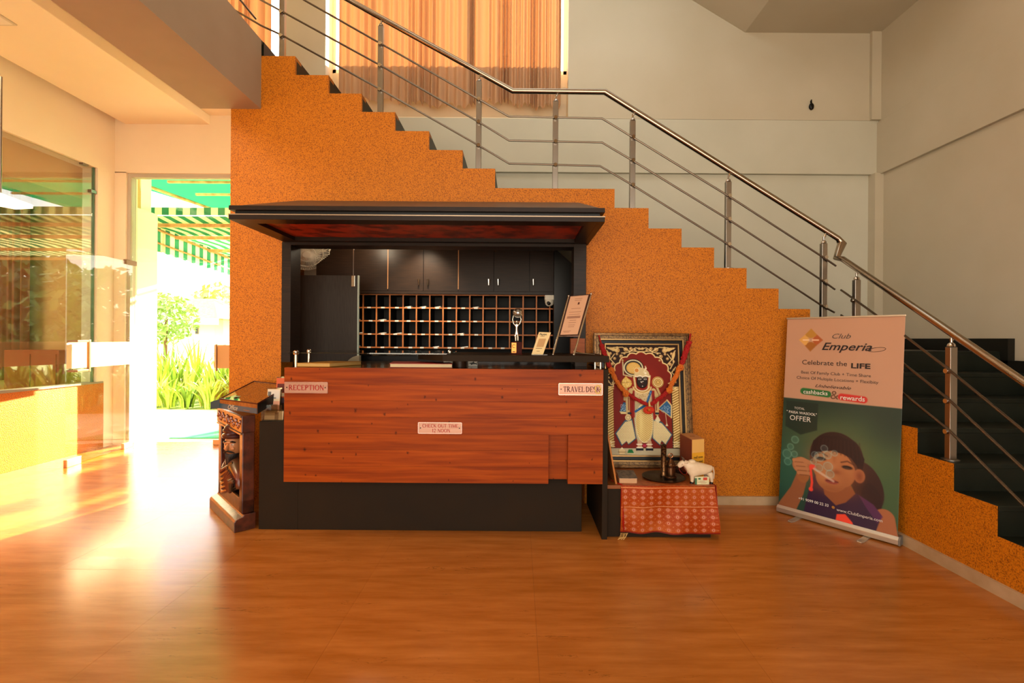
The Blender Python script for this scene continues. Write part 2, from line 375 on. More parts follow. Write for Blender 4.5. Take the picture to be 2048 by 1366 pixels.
# soffit of the flight above, upper right
X6 = W(1490, 65, YB).x; Z6 = W(1490, 65, YB).z
mb = MB().prism([(X6, Z6), (XR+.02, Z6), (XR+.02, Z6+.18), (X6+.05, Z6+.18), (X6-2.0, Z6+1.2+.2), (X6-2.0, Z6+1.2)], 1.5, 'y', YB-1.5)
struct('ceiling_upper_flight', mb, wall_m)
struct('ceiling', MB().box(-6.6, XR+.3, -3.2, YB+.4, ZT, ZT+.15), ceil_m)
# gallery edge and entrance ceiling on the left
ZE = W(525, 80, D).z; ZC = 4.40
c0 = WX(0, 0, XL)
struct('trim_5', MB().box(-2.83, XS, -3.2, D, ZU, ZE)
    , mat('gallery_edge_paint', '#a8947c', .75, noise=(2, '#a08b72', .3, .7)))
struct('ceiling_entrance', MB().box(XL-.2, -2.83, -3.2, YF+.3, ZC, ZC+.12), ceil_m)
pz = 4.28
tl = WF(252, 249, pz); tr = WF(417, 247, pz)
struct('ceiling_panel', MB().box(tl.x, tr.x, -1.5, tl.y, pz, ZC), ceil_m, bevel=.006)
pan = thing('ceiling_light', 'flat square light panel in the entrance ceiling, top left', 'ceiling light', (-4.62, 3.9, pz))
a = WF(-25, 50, pz-.006); b = WF(34, 50, pz-.006)
obj('frame', MB().box(a.x-.2, b.x, a.y-.6, a.y, pz-.012, pz), mat('lamp_frame', '#cfc4ae', .5), pan)
obj('diffuser', MB().box(a.x-.18, b.x-.02, a.y-.58, a.y-.02, pz-.016, pz-.012), mat('lamp_diffuser', '#e5dccb', .4), pan)
# left wall: header, glazing, low stucco wall with sill, pier
ZH = WX(60, 281, XL).z; ZL = .84
yG = WX(193, 500, XL).y
struct('wall_left_header', MB().box(XL-.2, XL, -3.2, YF, ZH, ZC), ceil_m)
struct('wall_left_low', MB().box(XL-.15, XL, -3.2, yG+.12, 0, ZL), stucco)
struct('trim_6', MB().box(XL-.17, XL+.012, -3.2, yG+.1, ZL, ZL+.022), mat('grey_sill_stone', '#8d8474', .35))
yP0 = WX(195, 500, XL).y; xP = W(250, 600, YF).x; xJ = W(262, 600, YF).x
struct('wall_left_pier', MB().box(XL-.2, XL, yP0, YF+.2, ZL+.02, ZH).box(XL-.2, XL, yG+.12, YF+.2, 0, ZL+.02).box(XL, xP, YF, YF+.2, 0, W(350, 346, YF).z+.01), ceil_m)
g = struct('window_3', MB().box(XL-.06, XL-.03, yG-.012, yG, ZL+.02, ZH), mat('glass_edge', '#5a7a62', .2))
yy = yG-.02
for k in range(4):
    obj('pane', MB().box(XL-.051, XL-.04, yy-2.2, yy, ZL+.022, ZH), glass_mat('wall_glass', base=.13, power=4.5), g); yy -= 2.206
for (px, py) in ((172, 327), (189, 383)):
    p = WX(px, py, XL); q = min(p.y, yG+.03)
    obj('clip', MB().box(XL-.06, XL-.01, q-.03, q+.05, p.z-.02, p.z+.02), steel, g, bevel=.003)
# garden door: header, frame, transom, open leaf, closed leaf
ZD = W(350, 346, YF).z
struct('wall_door_header', MB().box(XL-.2, XW0+.12, YF, YF+.2, ZD, ZC).box(XW0+.0, XW0+.4, YF, YF+.2, 0, ZC), ceil_m)
struct('trim_7', MB().box(xP, xP+.04, YF+.03, YF+.12, 0, ZD).box(xP+.04, XW0, YF+.03, YF+.12, ZD-.05, ZD), wall_m, bevel=.004)
clear = glass_mat('door_glass', base=.05, power=4.5)
frost = mat('frosted_film', '#e2cf9e', .5); frost2 = mat('frosted_film_backlit', '#c49a68', .6)  # second film is a darker copy, its backlit look put into the colour
hz = W(262, 527, YF).z
d1 = struct('door_1', MB().box(xP+.045, XW0, YF+.06, YF+.07, hz+.03, ZD-.05), clear)
H0 = WF(262, 893); H1 = WF(130, 936)
dv = (H1-H0); dl = dv.length; ang = math.atan2(dv.y, dv.x)
leaf = bpy.data.objects.new('door_leaf', None)
leaf = obj('door_2', MB().box(0, dl, -.006, .006, .012, hz), clear, None, kind='structure')
leaf.location = H0; leaf.rotation_euler = (0, 0, ang)
def lobj(n, mb, m, **k): return obj(n, mb, m, leaf, local=True, **k)
lobj('frosted_band', MB().box(0.0, dl-.0, .007, .009, 1.085, 1.375), frost)
lobj('patch_fitting', MB().box(dl-.20, dl, -.02, .02, 0, .085), mat('satin_alu', '#cbb895', .35, .7), bevel=.004)
lobj('patch_fitting', MB().box(0, .16, -.02, .02, 0, .07), MATS['satin_alu'], bevel=.004)
lobj('patch_fitting', MB().box(-.06, .14, -.02, .02, hz-.04, hz+.02), mat('bronze_fitting', '#7a5a3c', .35, .8), bevel=.004)
for s in (1,):
    lobj('handle', MB().tube([(dl-.03, .0, 1.06), (dl-.03, .09, 1.06), (dl-.20, .09, 1.06)], .012, sq=True)
         .tube([(dl-.03, .0, 1.39), (dl-.03, .09, 1.39), (dl-.20, .09, 1.39)], .012, sq=True).tube([(dl-.2, .09, 1.045), (dl-.2, .09, 1.405)], .014, sq=True), MATS['bronze_fitting'], bevel=.003)
xC = W(424, 700, YF).x
leaf2 = struct('door_3', MB().box(xC, XW0+.05, YF+.055, YF+.067, .012, hz), clear)
zb0, zb1 = W(440, 737, YF).z, W(440, 690, YF).z
obj('frosted_band', MB().box(xC, XW0+.05, YF+.045, YF+.053, zb0, zb1), frost2, leaf2)
obj('handle', MB().tube([W(433, 689, YF-.02), W(433, 742, YF-.02)], .012), MATS['bronze_fitting'], leaf2)
obj('patch_fitting', MB().box(xC, xC+.22, YF+.03, YF+.09, 0, .07), MATS['satin_alu'], leaf2, bevel=.004)
# walls that close the room behind the camera
struct('wall_behind', MB().box(XL-.2, -3.2, -3.25, -3.1, 0, ZT).box(2.6, XR+.2, -3.25, -3.1, 0, ZT).box(-3.2, 2.6, -3.25, -3.1, 4.4, ZT), wall_m)
struct('wall_left_upper', MB().box(-6.6, -6.4, -3.2, YB+.3, ZC, ZT), wall_m)
# neighbouring room seen through the glazing
nw = mat('next_room_wall', '#d2a566', .8, noise=(1, '#c8995a', .3, .7))
light('next_room_lamp', 'AREA', (-7.4, 5.0, 3.4), (0, 0, 0), 60, (1, .80, .5), 1.2, 1.2)
struct('floor_next_room', MB().box(-10, XL-.2, -3, 7.1, -.2, -.0), mat('next_room_floor', '#7d5d3c', .4))
struct('wall_next_room', MB().box(-10, -9.8, -3, 7.1, 0, 3.9).box(-10, XL-.22, 6.95, 7.1, 0, 3.9), nw)
struct('wall_outside_left', MB().box(-10, XL-.2, 7.1, 7.3, 0, 3.9).box(XL-.2, XL-.1, YF+.2, 7.3, 0, 3.30), mat('sunlit_white_render', '#efe8d8', .8))
struct('ceiling_next_room', MB().box(-10, XL-.2, -3, 7.1, 3.5, 3.6).box(XL-.65, XL-.2, -3, 7.1, 3.2, 3.5), nw)
a = thing('linear_ceiling_lamp', 'glowing white strip lamp seen through the left glazing', 'ceiling light', (-7, 5.5, 3.4))
mb = MB(); zz = 2.55
lp = [WF(-60, 365, zz), WF(0, 393, zz), WF(66, 417, zz), WF(32, 419, zz), WF(-60, 402, zz)]
mb.prism([(p.x, p.y) for p in lp], .03, 'z', zz)
obj('diffuser', mb, mat('lit_diffuser', '#fff4dc', .5, emit=('#fff0d0', 3.0)), a)
obj('hanger', MB().tube([(lp[1].x, lp[1].y, zz+.03), (lp[1].x, lp[1].y, 3.5)], .01), steel, a)
a = thing('next_room_curtain', 'brown pleated curtain behind the left glazing', 'curtain', (-7.2, 6.75, 0))
def fcur(u, v): return Vector((-9.3+u*1.75, 7.55+.06*math.sin(u*60), .55+v*2.6))
x0c, x1c = W(-60, 500, 6.75).x, W(58, 500, 6.75).x; z0c, z1c = W(30, 760, 6.75).z, W(30, 368, 6.75).z
obj('fabric', MB().grid(lambda u, v: Vector((x0c+u*(x1c-x0c), 6.75+.05*math.sin(u*38)+.02*math.sin(u*91), z0c+v*(z1c-z0c))), 90, 2), mat('brown_curtain', '#8a4418', .8), a, smooth=True, solid=.004)
a = thing('low_cupboard', 'reddish brown low cupboard standing behind the left glazing', 'cupboard', (-6.6, 6.3, 0))
q0, q1 = W(8, 700, 6.3), W(118, 700, 6.3)
obj('body', MB().box(q0.x, q1.x, 6.3, 6.65, 0, q0.z), mat('cupboard_red', '#94451c', .5), a, bevel=.005)
obj('door', MB().box(q0.x+.03, (q0.x+q1.x)/2-.01, 6.285, 6.3, .1, q0.z-.05), MATS['cupboard_red'], a)
obj('door', MB().box((q0.x+q1.x)/2+.01, q1.x-.03, 6.285, 6.3, .1, q0.z-.05), MATS['cupboard_red'], a)
# ================================================================ THE STAIR
st = thing('staircase', 'two-flight indoor stair of dark green stone above the ochre wall', 'staircase', (0, 5, 0))
y0s = D+T
prev = None
def slabs(x0, x1, z, nm='tread'):
    obj(nm, MB().box(x0-.0, x1+.0, D+.004, YB, z-.03, z+.001), granite, st, bevel=.003)
for i, (x0, x1, z) in enumerate(lv):
    slabs(x0, x1, z)
    zn = lv[i+1][2] if i+1 < len(lv) else LZ
    obj('riser', MB().box(x1-.025, x1+.002, y0s-.09, YB, zn-.02, z-.03), granite, st)
    if i == 0: obj('riser', MB().box(x0-.03, x0, D+.03, YB, z-.02, ZE-.001), granite, st)
obj('landing', MB().box(-2.83, XS, D+.004, YB, ZE-.03, ZE), granite, st)
# dark stone skirting along the back of the upper flight and the quarter landing
obj('landing', MB().box(XQ+.1, XR, 4.17, YB, LZ-.03, LZ+.001), granite, st)
obj('landing', MB().box(XQ+.0, XQ+.1, 4.17, YB, LZ-.03, LZ+.001), granite, st)
for i, (y1, y0, z) in enumerate(side):
    nx = 3; wds = (XR-XQ-.004)/nx
    obj('tread', MB().box(XQ+.003, XR, y0-.008, y1, z-.03, z+.0015), granite, st, bevel=.003)
    obj('riser', MB().box(XQ+.003, XR, y1-.005, y1+.02, z+.001, z+.173-.03), granite, st)
obj('riser', MB().box(XQ+.003, XR, ys[7]-.005, ys[7]+.02, 0, side[-1][2]-.03), granite, st)
sk = mat('black_skirting_stone', '#17150f', .4)
obj('skirting', MB().box(XQ, XR-.07, YB-.02, YB+.05, LZ, LZ+.115), sk, st)
mb = MB()
for i, (y1, y0, z) in enumerate(side): mb.box(XR-.02, XR+.04, y0-.1, y1, z-.1, z+.1)
mb.box(XR-.02, XR+.04, 4.1, YB, LZ-.1, LZ+.115)
obj('skirting', mb, sk, st)
# closed underside above the reception niche
niche_c = mat('niche_ceiling', '#c9bfa8', .7)
zc = 2.52
struct('ceiling_niche', MB().box(XW0+.12, .9, D+T, YB+.05, zc, zc+.05), niche_c)
struct('wall_niche_right', MB().box(.86, .95, D+T, YB+.05, 0, zc), niche_c)
# ================================================================ RAILINGS
YR = D+.06
rl = thing('stair_railing', 'steel handrail with square posts and three thin bars climbing the stair', 'railing', (0, YR, 0))
def wpts(l, Y): return [W(x, y, Y) for x, y in l]
hr = wpts([(560,-74),(698,0),(1026,182),(1210,184),(1676,477),(1684,487)], YR)
ex = 2.84
c1 = WX(1681, 517, ex); c2 = WX(1700, 528, ex); c3 = WX(1870, 643, ex); c4 = WX(2048, 765, ex); c5 = c4+(c4-c3)*.55
hr += [Vector((ex-.01, c1.y+.04, c1.z+.01)), Vector((ex, c1.y-.03, c1.z-.01)), c2, c3, c4, c5]
obj('handrail', MB().tube(hr, .024, 14), mat('polished_steel_tube', '#a0917f', .2, 1.0), rl, smooth=True)
bars = [[(480,-74),(608,0),(1018,233),(1204,237),(1266,275),(1460,394),(1650,517),(1672,532)],
        [(400,-70),(522,0),(758,129),(956,243),(1018,281),(1204,285),(1265,321),(1457,439),(1649,564),(1670,579)],
        [(440,3),(522,51),(563,70),(758,177),(956,290),(1018,327),(1200,332),(1263,369),(1455,488),(1645,612),(1669,625)]]
for b in bars: obj('bar', MB().tube(wpts(b, YR-.032), .0085, 8), bar_m, rl, smooth=True)
posts = [(565,-50,112),(761,54,224),(957,164,337),(1110,204,376),(1264,242,416),(1455,364,536),(1646,487,652)]
def post(base, top, rail, barz, off):
    p = obj('post', MB().box(base.x-.024, base.x+.024, base.y-.02, base.y+.02, base.z, top.z), steel, rl, bevel=.003)
    obj('bracket', MB().lathe([(.012, 0), (.024, .004), (.02, .02), (.008, .03), (.008, .06)], (base.x, base.y, top.z), 12)
        .tube([(base.x, base.y, top.z+.04), (base.x+.015, base.y, top.z+.065), rail], .007, 8), chrome, p, smooth=True)
    obj('base_plate', MB().lathe([(.05, 0), (.05, .006), (.03, .012)], (base.x, base.y, base.z), 16), steel, p, smooth=True)
    for q in barz:
        obj('nut', MB().lathe([(.016, -.012), (.019, -.004), (.019, .006), (.013, .012)], q, 12, off), chrome, p, smooth=True)
def ypl(pl, x):
    for (a, b) in zip(pl, pl[1:]):
        if a[0] <= x <= b[0]: return a[1]+(b[1]-a[1])*(x-a[0])/(b[0]-a[0])
hp = [(560,-74),(698,0),(1026,182),(1210,184),(1676,477)]
for px, yt, yb in posts:
    b_ = W(px, yb, YR+.0); b_.z = next((z for a, c, z in lv if a-.02 <= b_.x < c+.02), b_.z)
    t_ = W(px, yt, YR); t_.x = b_.x
    nz = [W(px, ypl(bb, px), YR-.032) for bb in bars if ypl(bb, px) is not None]
    for q in nz: q.x = b_.x
    post(b_, t_, W(px+5, ypl(hp, px+5) or yt-15, YR)+Vector((0, 0, -.02)), nz, 'y')
sb = [[(1682,580),(1712,601),(1805,668),(1900,741),(2048,863)], [(1682,630),(1712,652),(1803,724),(1900,801),(2048,939)], [(1690,690),(1802,783),(1900,862),(2048,1011)]]
for b in sb: obj('bar', MB().tube([WX(x, y, ex-.028) for x, y in b]+[WX(b[-1][0], b[-1][1], ex-.028)*1.0+(WX(b[-1][0], b[-1][1], ex-.028)-WX(b[-2][0], b[-2][1], ex-.028))*.6], .0085, 8), bar_m, rl, smooth=True)
for px, yt, yb, zb in ((1712, 560, 700, LZ), (1901, 694, 924, side[3][2])):
    b_ = WX(px, yb, ex); t_ = WX(px, yt, ex); b_.z = zb
    nz = [Vector((ex-.028, b_.y, WX(px, ypl(bb, px), ex).z)) for bb in sb if ypl(bb, px) is not None]
    hq = [(1700,528),(1870,643),(2048,765)]
    post(b_, t_, WX(px+4, ypl(hq, px+4), ex)+Vector((0, 0, -.02)), nz, 'x')
gr = thing('gallery_railing', 'steel post and bars on the gallery edge, top left', 'railing', (XS-.05, 4, ZE))
xg = XS-.08
pb = WX(478, 22, xg)
obj('post', MB().box(xg-.02, xg+.02, 3.6, 3.65, ZE, ZE+.9), steel, gr, bevel=.003)
obj('post', MB().box(xg-.02, xg+.02, 2.4, 2.45, ZE, ZE+.9), steel, gr, bevel=.003)
for k in (.22, .42, .62): obj('bar', MB().tube([(xg, -2, ZE+k), (xg, D+.05, ZE+k)], .009, 8), steel, gr, smooth=True)
obj('handrail', MB().tube([(xg, -2, ZE+.94), (xg, D+.05, ZE+.94)], .024, 12), steel, gr, smooth=True)
# ================================================================ CURTAINS
def cloth_mat(name, col, tcol, tr):
    m = bpy.data.materials.new(name); m.use_nodes = True; nt = m.node_tree; N = nt.nodes; L = nt.links; N.clear()
    o = N.new('ShaderNodeOutputMaterial'); mx = N.new('ShaderNodeMixShader'); d = N.new('ShaderNodeBsdfDiffuse'); t = N.new('ShaderNodeBsdfTranslucent')
    d.inputs[0].default_value = hexc(col); t.inputs[0].default_value = hexc(tcol); mx.inputs[0].default_value = tr
    n = N.new('ShaderNodeTexNoise'); n.inputs['Scale'].default_value = 160; b = N.new('ShaderNodeBump'); b.inputs['Strength'].default_value = .1
    L.new(n.outputs['Fac'], b.inputs['Height']); L.new(b.outputs[0], d.inputs['Normal'])
    L.new(d.outputs[0], mx.inputs[1]); L.new(t.outputs[0], mx.inputs[2]); L.new(mx.outputs[0], o.inputs[0]); return m
cur_m = cloth_mat('copper_curtain', '#bd9674', '#c08454', .065)
def curtain(name, px0, px1, label, seed, y=YB+.04, zb=None, dens=1.0, bias=0):
    x0, x1 = W(px0, 100, y).x, W(px1, 100, y).x; rs = np.random.RandomState(seed); n = int(260*dens)
    k = max(3, int((x1-x0)/.105*dens)); ph = np.cumsum(rs.uniform(.5, 1.5, k+2)); ph = ph/ph[-1]
    def wave(u):
        t = np.interp(u**(1+bias), np.concatenate([[0], ph]), np.arange(len(ph)+1)); return math.sin(2*PI*t)
    zb = zb or W(900, 207, y).z
    def fn(u, v):
        a = .030*(1-.25*v)+.012*math.sin(u*17+seed)
        return Vector((x0+u*(x1-x0)+.01*math.sin(40*u), y+a*wave(u)*1.0, zb+v*(6.5-zb)+(1-v)**8*(.022*math.sin(u*29+seed)+.026*wave(u+.01)+.03*math.sin(u*6.1))))
    t = thing(name, label, 'curtain', ((x0+x1)/2, y, zb), 0)
    obj('fabric', MB().grid(fn, n, 26), cur_m, t, smooth=True)
    obj('curtain_rod', MB().tube([(x0-.05, y, 6.5), (x1+.05, y, 6.5)], .015), steel, t)
curtain('window_curtain', 678, 948, 'left half of the large copper orange pleated curtain above the stair', 3)
curtain('window_curtain', 936, 1121, 'right half of the large copper orange pleated curtain above the stair', 8, dens=1.35, bias=.25)
curtain('window_curtain', 440, 541, 'narrow copper orange curtain at the top left beside the bright window', 12, zb=ZC+.16)
h = obj('wall_hook', MB().ball(W(1623, 213, YB-.015), (.03, .02, .042), 10, 8).tube([W(1623, 207, YB-.01), W(1622, 203, YB-.02), W(1623, 200, YB-.01)], .008, 6), black_m, smooth=True)
tag(h, 'small black fixture stub on the upper back wall', 'wall fixture')
# ================================================================ RECEPTION DESK
pine = mat('lacquered_pine', '#a34f1c', .42, spec=.12, rand=.05)
def pine_nodes(m):
    nt = m.node_tree; N, L = nt.nodes, nt.links; p = N['Principled BSDF']
    g = N.new('ShaderNodeNewGeometry'); mp = N.new('ShaderNodeMapping'); mp.inputs['Scale'].default_value = (.7, 1, 15); L.new(g.outputs['Position'], mp.inputs[0])
    n = N.new('ShaderNodeTexNoise'); n.inputs['Scale'].default_value = 2.4; n.inputs['Detail'].default_value = 8; n.inputs['Distortion'].default_value = .5; L.new(mp.outputs[0], n.inputs['Vector'])
    r = N.new('ShaderNodeValToRGB'); r.color_ramp.elements[0].position = .28; r.color_ramp.elements[1].position = .72
    r.color_ramp.elements[0].color = hexc('#752a04'); r.color_ramp.elements[1].color = hexc('#a04509'); L.new(n.outputs['Fac'], r.inputs[0])
    sx = N.new('ShaderNodeSeparateXYZ'); L.new(g.outputs['Position'], sx.inputs[0]); cx = N.new('ShaderNodeCombineXYZ')
    for k_, (s_, ax) in enumerate(((10.5, 'X'), (7.5, 'Z'))):
        q = N.new('ShaderNodeMath'); q.operation = 'MULTIPLY'; q.inputs[1].default_value = s_; L.new(sx.outputs[ax], q.inputs[0]); L.new(q.outputs[0], cx.inputs[k_])
    nd = N.new('ShaderNodeTexNoise'); nd.inputs['Scale'].default_value = 2.5; L.new(cx.outputs[0], nd.inputs['Vector'])
    ad = N.new('ShaderNodeMixRGB'); ad.inputs[0].default_value = .06; ad.blend_type = 'ADD'; L.new(cx.outputs[0], ad.inputs[1]); L.new(nd.outputs['Color'], ad.inputs[2])
    v = N.new('ShaderNodeTexVoronoi'); v.voronoi_dimensions = '2D'; v.inputs['Scale'].default_value = 1.0; L.new(ad.outputs[0], v.inputs['Vector'])
    k = N.new('ShaderNodeValToRGB'); k.color_ramp.elements[0].position = .03; k.color_ramp.elements[0].color = (.16, .14, .12, 1); k.color_ramp.elements[1].position = .13; k.color_ramp.elements[1].color = (1, 1, 1, 1)
    c0_ = N.new('ShaderNodeSeparateColor'); L.new(v.outputs['Color'], c0_.inputs[0]); mr_ = N.new('ShaderNodeMapRange'); mr_.inputs['To Min'].default_value = .45; mr_.inputs['To Max'].default_value = 2.2; L.new(c0_.outputs[1], mr_.inputs['Value'])
    n5 = N.new('ShaderNodeTexNoise'); n5.inputs['Scale'].default_value = 9; L.new(cx.outputs[0], n5.inputs['Vector']); m5 = N.new('ShaderNodeMath'); m5.operation = 'MULTIPLY'; L.new(mr_.outputs[0], m5.inputs[0]); L.new(n5.outputs['Fac'], m5.inputs[1])
    dv = N.new('ShaderNodeMath'); dv.operation = 'DIVIDE'; L.new(v.outputs['Distance'], dv.inputs[0]); L.new(m5.outputs[0], dv.inputs[1]); L.new(dv.outputs[0], k.inputs[0])
    # keep only some of the knots
    c = N.new('ShaderNodeSeparateColor'); L.new(v.outputs['Color'], c.inputs[0]); th = N.new('ShaderNodeMath'); th.operation = 'GREATER_THAN'; th.inputs[1].default_value = .66; L.new(c.outputs[0], th.inputs[0])
    ms = N.new('ShaderNodeMixRGB'); ms.inputs[1].default_value = (1, 1, 1, 1); L.new(th.outputs[0], ms.inputs[0]); L.new(k.outputs[0], ms.inputs[2])
    mu = N.new('ShaderNodeMixRGB'); mu.blend_type = 'MULTIPLY'; mu.inputs[0].default_value = .85; L.new(r.outputs[0], mu.inputs[1]); L.new(ms.outputs[0], mu.inputs[2])
    h = [q for q in N if q.type == 'HUE_SAT'][0]; L.new(mu.outputs[0], h.inputs['Color'])
pine_nodes(pine)
desk = thing('reception_desk', 'long reception desk with knotty pine front on a dark laminate base', 'reception desk', (-.6, 3.6, 0))
YD = 3.62
bx0, bx1 = W(517, 1050, YD).x, W(1163, 1050, YD).x
PY = 3.46
px0, px1 = W(568, 850, PY).x, W(1206, 850, PY).x
pz0, pz1 = W(880, 966, PY).z, W(880, 737, PY).z
obj('base', MB().box(px0+.03, bx1, YD, 3.95, 0, pz1-.07), dark_m, desk, bevel=.003)
lz = W(540, 843, YD).z
obj('side_ledge', MB().box(bx0, px0+.03, YD, D-.01, 0, lz), dark_m, desk, bevel=.003)
nx0, nx1, nzt = W(1097, 900, PY).x, W(1136, 900, PY).x, W(1116, 867, PY).z
obj('niche_panel', MB().box(nx0-.02, nx1+.02, PY+.05, YD-.002, pz0+.02, nzt+.01), pine, desk)
np_ = 7; ph = (pz1-pz0)/np_
for i in range(np_):
    z0, z1 = pz0+i*ph, pz0+(i+1)*ph-.0012; th = .048+.0006*(i % 3)
    if z1 <= nzt+.02:
        segs = [(px0, nx0), (nx1, px1)]
    elif z0 < nzt:
        segs = [(px0, px1)]
    else: segs = [(px0, px1)]
    for a, b in segs: obj('plank', MB().box(a, b, PY-.0003*(i % 2), PY+th, z0, z1), pine, desk)
obj('worktop', MB().box(px0+.01, px1, PY+.04, D+.3, pz1-.04, pz1-.001), mat('black_gloss_top', '#1b1613', .12, spec=.6), desk, bevel=.002)
XE = .595
obj('end_panel', MB().box(px1-.0, px1+.04, PY+.02, D-.005, .0, pz1+.0), dark_m, desk, bevel=.002)
# raised shelf on the right, on stubs, with chrome posts
sz = W(1050, 711, PY+.02).z
sx0 = W(887, 715, PY+.04).x; sx1 = W(1212, 715, PY+.02).x+.02
obj('raised_shelf', MB().prism([(sx0, PY+.0), (sx1, PY+.0), (sx1, 4.22), (sx0-.28, 4.22), (sx0-.24, PY+.3)], .045, 'z', sz-.045), dark_m, desk, bevel=.002)
a = W(920, 730, PY+.25)
obj('shelf_stub', MB().lathe([(.055, pz1), (.055, sz-.045)], (a.x, a.y, 0), 20), mat('brown_stub', '#3c2415', .4), desk, smooth=True)
a = W(1160, 730, 3.9)
obj('shelf_stub', MB().box(a.x-.045, a.x+.05, 3.86, 3.96, pz1, sz-.045), MATS['brown_stub'], desk)
for px in (1190, 1201): 
    a = W(px, 728, PY+.07); obj('shelf_post', MB().tube([(a.x, a.y, pz1), (a.x, a.y, sz-.045)], .008), chrome, desk, smooth=True)
# glass shelf on chrome standoffs at the left
gz = W(592, 706, PY+.08).z
sA = [W(592, 730, PY+.09), W(618, 726, PY+.42), W(900, 728, 3.95)]
for a in sA:
    p = obj('standoff', MB().tube([(a.x, a.y, pz1), (a.x, a.y, gz-.004)], .011, 14), chrome, desk, smooth=True)
    obj('cap', MB().lathe([(.016, gz-.012), (.019, gz-.006), (.019, gz+.012), (.01, gz+.02)], (a.x, a.y, 0), 14), chrome, p, smooth=True)
gx0 = W(580, 700, PY+.1).x
obj('glass_shelf', MB().box(gx0, sx0+.02, PY+.07, D-.02, gz-.003, gz+.005), glass_mat('shelf_glass', (.75, .8, .76), .10, 3.0), desk)
# plates with lettering
SER = {'R': [[(0,0,0,1,1)],], }
def serif(body, h, m, parent, origin, width, y):
    """small serif capitals from thick and thin strokes; x right, z up, facing -y"""
    T_, t_ = .21, .11; G = {
     'I': (.30, [('s',.15,0,.15,1,T_)], [(.15,0),(.15,1)]),
     'E': (.62, [('s',.13,0,.13,1,T_),('s',.13,.97,.56,.97,t_),('s',.13,.5,.46,.5,t_),('s',.13,.03,.58,.03,t_),('s',.56,.97,.56,.78,t_),('s',.58,.03,.6,.24,t_)], [(.13,0),(.13,1)]),
     'L': (.60, [('s',.13,0,.13,1,T_),('s',.13,.03,.56,.03,t_),('s',.56,.03,.58,.24,t_)], [(.13,0),(.13,1)]),
     'T': (.66, [('s',.33,0,.33,1,T_),('s',.03,.97,.63,.97,t_),('s',.03,.97,.03,.76,t_),('s',.63,.97,.63,.76,t_)], [(.33,0)]),
     'H': (.78, [('s',.13,0,.13,1,T_),('s',.65,0,.65,1,T_),('s',.13,.5,.65,.5,t_)], [(.13,0),(.13,1),(.65,0),(.65,1)]),
     'N': (.78, [('s',.12,0,.12,1,t_),('s',.12,1,.66,0,T_),('s',.66,0,.66,1,t_)], [(.12,0),(.12,1),(.66,1)]),
     'M': (.92, [('s',.1,0,.14,1,t_),('s',.14,1,.45,.05,T_),('s',.45,.05,.78,1,t_),('s',.78,1,.8,0,T_)], [(.1,0),(.8,0),(.8,1),(.14,1)]),
     'V': (.74, [('s',.08,1,.38,0,T_),('s',.38,0,.66,1,t_)], [(.08,1),(.66,1)]),
     'A': (.74, [('s',.08,0,.36,1,t_),('s',.36,1,.66,0,T_),('s',.18,.35,.55,.35,t_)], [(.08,0),(.66,0)]),
     'K': (.72, [('s',.13,0,.13,1,T_),('s',.6,1,.18,.45,t_),('s',.28,.58,.64,0,T_)], [(.13,0),(.13,1),(.64,0),(.6,1)]),
     'U': (.74, [('s',.13,1,.13,.3,T_),('a',.37,.3,.24,.28,180,360),('s',.61,.3,.61,1,t_)], [(.13,1),(.61,1)]),
     'O': (.80, [('a',.4,.5,.33,.48,0,360)], []),
     'C': (.70, [('a',.4,.5,.33,.48,48,312),('s',.62,.86,.62,.66,t_)], []),
     'D': (.78, [('s',.13,0,.13,1,T_),('a',.13,.5,.54,.48,-90,90)], [(.13,0),(.13,1)]),
     'P': (.62, [('s',.13,0,.13,1,T_),('a',.13,.73,.4,.25,-90,90)], [(.13,0),(.13,1)]),
     'R': (.72, [('s',.13,0,.13,1,T_),('a',.13,.73,.38,.25,-90,90),('s',.3,.5,.64,0,T_)], [(.13,0),(.13,1),(.66,0)]),
     'S': (.56, [('a',.28,.74,.2,.24,40,270),('a',.28,.26,.21,.24,-140,90)], []),
     '1': (.40, [('s',.2,0,.2,1,T_),('s',.2,1,.05,.85,t_)], [(.2,0)]),
     '2': (.56, [('a',.27,.72,.21,.26,-20,170),('s',.46,.62,.06,.06,t_),('s',.06,.04,.5,.04,T_)], []),
     ' ': (.34, [], [])}
    tot = sum(G[c][0]+.06 for c in body); k = width/tot; x = origin[0]; z = origin[1]; mb = MB(); dy = .0008
    def stroke(ax, az, bx, bz, wd):
        d = Vector((bx-ax, bz-az)); L = d.length or 1e-6; n = Vector((-d.y, d.x))/L*wd/2
        q = [(ax+n.x, az+n.y), (bx+n.x, bz+n.y), (bx-n.x, bz-n.y), (ax-n.x, az-n.y)]
        mb.prism(q, dy, 'y', y-dy)
    for c in body:
        wdt, st_, sf = G[c]
        P = lambda a, b: (x+a*k, z+b*h)
        for s_ in st_:
            if s_[0] == 's': (ax, az), (bx, bz) = P(s_[1], s_[2]), P(s_[3], s_[4]); stroke(ax, az, bx, bz, s_[5]*h*.8)
            else:
                _, cx, cz, rx, rz, a0, a1 = s_; n = max(6, int(abs(a1-a0)/18)); pr = None
                for i in range(n+1):
                    t = math.radians(a0+(a1-a0)*i/n); q = P(cx+rx*math.cos(t), cz+rz*math.sin(t))
                    if pr: stroke(pr[0], pr[1], q[0], q[1], (t_+(T_-t_)*abs(math.cos(t)))*h*.85)
                    pr = q
        for sx, sz_ in sf:
            q = P(sx, sz_); stroke(q[0]-.1*h, q[1]+(.02 if sz_ == 0 else -.02)*h, q[0]+.1*h, q[1]+(.02 if sz_ == 0 else -.02)*h, .04*h)
        x += (wdt+.06)*k
    return obj('lettering', mb, m, parent)
